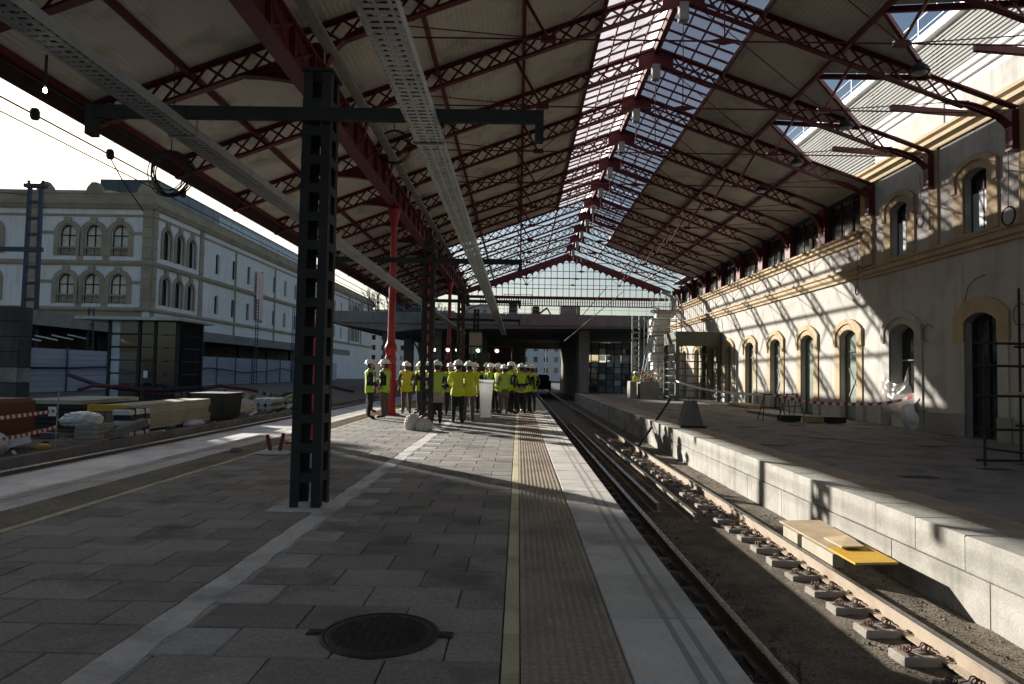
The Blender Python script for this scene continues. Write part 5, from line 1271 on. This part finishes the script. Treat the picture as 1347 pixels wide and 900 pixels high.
def label_of(j):
    if j[:2] in ('pa','fa','fb','fc','ta','tb'): return 'hand'
    if j[:2] in ('ua','el','wr'): return 'arm'
    if j[:2] in ('hi','th','kn','ca','an') or j == 'pelvis': return 'leg'
    if j[:2] in ('ft','to'): return 'shoe'
    if j in ('neck','skull'): return 'skin'
    return 'torso'
BODY = {}
def make_body(pose):
    J, E = limb_points(pose); names = list(J); idx = {n: i for i, n in enumerate(names)}
    me = bpy.data.meshes.new('tmp'); me.from_pydata([J[n][0] for n in names], [(idx[a], idx[c]) for a, c in E], [])
    o = bpy.data.objects.new('tmp', me); COL.objects.link(o)
    o.modifiers.new('s', 'SKIN')
    for i, n in enumerate(names):
        sv = me.skin_vertices[0].data[i]; sv.radius = J[n][1]; sv.use_root = (n == 'pelvis')
    ss = o.modifiers.new('u', 'SUBSURF'); ss.levels = 1; ss.render_levels = 1
    dg = bpy.context.evaluated_depsgraph_get(); ev = o.evaluated_get(dg); m2 = bpy.data.meshes.new_from_object(ev)
    bpy.data.objects.remove(o); bpy.data.meshes.remove(me)
    # denser samples along bones for labelling faces
    S = []
    for a, c in E:
        pa, pc = Vector(J[a][0]), Vector(J[c][0])
        for t in (0, .25, .5, .75, 1): S.append((pa.lerp(pc, t), label_of(a if t < .5 else c)))
    b = MB(); vs = [v.co.copy() for v in m2.vertices]; nr = [v.normal.copy() for v in m2.vertices]; vest = MB(); vm = {}
    LI = {'torso': 0, 'arm': 1, 'leg': 2, 'shoe': 3, 'hand': 4, 'skin': 4, 'hair': 5}
    b.v = [tuple(v) for v in vs]
    for p in m2.polygons:
        c = p.center; lb = min(S, key=lambda q: (q[0]-c).length_squared)[1]
        if lb == 'leg' and c.z > .945: lb = 'torso'
        b.f.append(tuple(p.vertices)); b.m.append(LI[lb])
        if (lb == 'torso' or (lb == 'leg' and c.z > .80)) and c.z < 1.475 and abs(c.x) < .21:
            f = []
            for i in p.vertices:
                if i not in vm: vm[i] = len(vest.v); q = vs[i]+Vector((nr[i].x, nr[i].y, 0)).normalized()*.024+Vector((0,0,nr[i].z*.012)); vest.v.append(tuple(q))
                f.append(vm[i])
            vest.f.append(tuple(f)); vest.m.append(0)
    bpy.data.meshes.remove(m2)
    # head: skull with brow, nose, chin, ears
    hb = MB(); nu, nv = 16, 12; hc = Vector((0,.025,1.635))
    for j in range(nv+1):
        for i in range(nu):
            th = math.pi*j/nv; ph = 2*math.pi*i/nu; x, y, z = math.sin(th)*math.cos(ph), math.sin(th)*math.sin(ph), math.cos(th)
            r = Vector((x*.076, y*.098, z*.118))
            if y > .3 and z < 0: r.x *= 1-.25*(-z); 
            if y > .6 and abs(x) < .3 and -.45 < z < .1: r.y += .024*(1-abs(z+.2)*2)       # nose
            if y > .55 and .15 < abs(x) < .6 and 0 < z < .25: r.y -= .010                   # eye sockets
            if y > .4 and z < -.75: r.y += .015                                             # chin
            hb.v.append(tuple(hc+r))
    for j in range(nv):
        for i in range(nu):
            a = j*nu+i; c = j*nu+(i+1) % nu; cen = Vector(hb.v[a])-hc
            hb.f.append((a, c, c+nu, a+nu)); hb.m.append(5 if (cen.y < -.01 and cen.z > -.075) or cen.z > .07 else 4)
    o_ = len(b.v); b.v += hb.v; b.f += [tuple(i+o_ for i in f) for f in hb.f]; b.m += hb.m
    b.cur = 4
    for s in (-1, 1):
        b.add([(s*.076,.02,1.60),(s*.092,.005,1.61),(s*.094,.0,1.65),(s*.076,.025,1.66),(s*.074,-.01,1.63)], [(0,1,2,3),(4,2,1,0)])
    b.cur = 3
    for s in (-1, 1): b.lathe([(.009,0),(.0,.005)], 6, (s*.032,.112,1.645))
    b.cur = 4; b.bar((-.025,.112,1.577), (.025,.112,1.577), .012, .008)
    return b, vest
def helmet_mesh():
    h = MB(); h.lathe([(.150,-.012),(.158,-.004),(.150,.004),(.128,.006),(.126,.04),(.112,.085),(.075,.118),(.0,.128)], 20, (0,0,0))
    for i, v in enumerate(h.v): h.v[i] = (v[0]*.93, v[1]*1.08+(.025 if v[1] > .12 else 0), v[2])
    h.bar((0,-.11,.07), (0,.0,.135), .03, .02).bar((0,0,.135), (0,.11,.075), .03, .02)
    return h.mesh('helmet', M['helmet'], True)
HM = helmet_mesh()
BM = {p: make_body(p) for p in ('down','front','back','talk','phone','pocket')}
VM_ = {}
def person(x, y, face, pose, label, jacket='cloth_black', trousers='cloth_black', vest=None, full=False, h=1.0, z=0, skirt=None, pack=False):
    """face: heading in degrees, 0 = away from the camera (+Y), 90 = towards -X"""
    b, v = BM[pose]
    vest = vest or random.choice(['vest','vest_lime','vest_faded','vest'])
    me = b.mesh('person', [M[vest if full else jacket], M[vest if full else jacket], M[trousers], M['shoe'], M['skin'], M['hair']], True)
    o = ob('person', me, None, loc=(x, y, z), rot=(0,0,math.radians(face)), scale=((.98+.17*random.random())*h, (1.03+.17*random.random())*h, h)); tag(o, label, 'person', 'people in high visibility vests on the platform' if not z else None)
    if (pose, vest) not in VM_:
        VM_[(pose, vest)] = v.mesh('vest', M[vest], True)
    ob('vest', VM_[(pose, vest)], o, loc=(0,0,0))
    ob('helmet', HM, o, loc=(0,.012,1.70), rot=(random.uniform(-.06,.08),random.uniform(-.05,.05),random.uniform(-.2,.2)))
    if skirt:
        s = MB().lathe([(.20,.0),(.185,.16),(.172,.30)], 16, (0,0,.62))
        for i, q in enumerate(s.v): s.v[i] = (q[0], q[1]*.78, q[2])
        s.build('coat_hem', M[skirt], o, True).location = (0,0,0)
    if pack:
        p = MB().cbox(-.15,.15,-.30,-.13,.98,1.38,.05); p.build('backpack', M['cloth_black'], o).location = (0,0,0)
    return o
# left pair and the one behind
person(-4.58, 21.0, -70, 'front', 'person with black sleeves and folded hands left of the red column', 'cloth_black', 'cloth_black')
person(-4.18, 21.4, 75, 'talk', 'person in dark suit under an open vest turned towards the folded hands', 'cloth_black', 'cloth_grey', h=1.01)
person(-5.25, 24.2, -40, 'down', 'person half hidden behind the black sleeved one at the platform edge', 'cloth_navy', 'cloth_black')
# between column and second post
person(-4.15, 25.2, 30, 'down', 'person just right of the red column, mostly hidden by it', 'cloth_grey', 'cloth_grey', 'vest_yellow')
person(-3.85, 23.6, 10, 'pocket', 'person in grey trousers standing right of the red column', 'cloth_grey', 'cloth_grey', 'vest_yellow', h=.98)
person(-3.62, 25.6, 160, 'front', 'person facing the lattice post behind the one with the black backpack', 'cloth_black', 'jeans', h=1.02)
person(-3.42, 23.9, 60, 'phone', 'person in jeans with a black backpack beside the lattice post', 'cloth_black', 'jeans', h=.98, pack=True)
person(-3.2, 25.2, 120, 'down', 'person in navy trousers behind the backpack wearer', 'cloth_navy', 'cloth_navy', h=.99)
person(-2.98, 24.3, 200, 'front', 'person in dark jacket seen through the lattice post', 'cloth_black', 'cloth_black', h=.97)
# centre
person(-2.3, 19.3, 15, 'front', 'person from behind in a long vest over a beige coat hem beside the post', 'cloth_grey', 'cloth_black', h=.985, skirt='cloth_beige')
person(-2.75, 23.4, -20, 'down', 'person hidden behind the beige coat hem wearer', 'cloth_black', 'cloth_black')
person(-2.35, 23.6, 190, 'front', 'person facing the camera between the beige hem and the yellow jacket', 'cloth_black', 'cloth_navy', h=.98)
person(-2.2, 24.8, 170, 'down', 'shorter person in the gap left of the yellow jacket wearer', 'cloth_grey', 'cloth_black', h=.93)
person(-1.74, 19.75, -5, 'front', 'person from behind in a full yellow jacket with dark trousers left of the lectern', 'vest_yellow', 'cloth_black', 'vest_yellow', True, 1.0)
person(-1.46, 20.2, 10, 'down', 'person in a yellow jacket tucked right behind the other yellow jacket', 'vest_yellow', 'cloth_grey', 'vest_yellow', True, .99)
person(-1.62, 25.6, 175, 'pocket', 'person facing the camera directly left of the lectern', 'cloth_navy', 'cloth_black', h=1.0)
# right of the lectern
person(-1.02, 25.8, 150, 'front', 'person directly right of the lectern with dark jacket', 'cloth_black', 'cloth_black', h=1.0)
person(-.72, 25.4, 120, 'talk', 'person gesturing beside the one in brown trousers', 'cloth_black', 'cloth_navy', h=1.0)
person(-.50, 24.4, 20, 'phone', 'person in brown trousers seen from behind right of the lectern', 'cloth_beige', 'cloth_brown', h=.97, skirt='cloth_brown')
person(-.27, 25.0, -60, 'down', 'tall person in a dark suit with an open vest beside the tactile strip', 'cloth_black', 'cloth_black', h=1.035)
person(.12, 24.6, 0, 'back', 'person from behind with hands clasped behind the back on the tactile strip', 'cloth_navy', 'cloth_black', h=1.0)
person(.36, 25.6, -20, 'down', 'person standing on the tactile strip behind the clasped hands', 'cloth_black', 'cloth_black', h=1.0)
person(.52, 26.0, 10, 'pocket', 'person at the platform edge, outermost of the crowd', 'cloth_grey', 'cloth_navy', h=.985)
person(.02, 26.4, 180, 'front', 'person facing the camera behind the tall dark suit', 'cloth_black', 'cloth_black', h=.99)
person(-3.35, 27.0, 180, 'down', 'person at the back of the crowd between column and post', 'cloth_black', 'cloth_black', h=1.0)
person(8.05, 47.0, 40, 'talk', 'lone worker in a yellow vest by the concrete bins on the right platform', 'vest_yellow', 'cloth_black', 'vest_yellow', True, 1.0, z=-.1)
person(-2.2, 64.2, 90, 'down', 'distant worker standing on the bridge deck behind the site fence', 'cloth_black', 'cloth_black', z=6.75)
person(-3.05, 23.0, 40, 'pocket', 'person right behind the lattice post in a faded vest', 'cloth_grey', 'jeans', 'vest_faded', h=.98)
person(-3.72, 26.3, 190, 'talk', 'person facing the camera deep between column and post with a raised hand', 'cloth_navy', 'cloth_black', h=1.0)
person(-1.25, 27.2, 185, 'pocket', 'person deep behind the lectern under the stage lights', 'cloth_black', 'cloth_grey', h=1.02)
person(-.12, 27.0, 160, 'front', 'person deep behind the brown trousers at the tactile strip', 'cloth_brown', 'cloth_black', h=.96)
person(-2.62, 26.6, 170, 'down', 'person deep behind the beige coat hem under the red lamp', 'cloth_navy', 'cloth_navy', h=1.0)
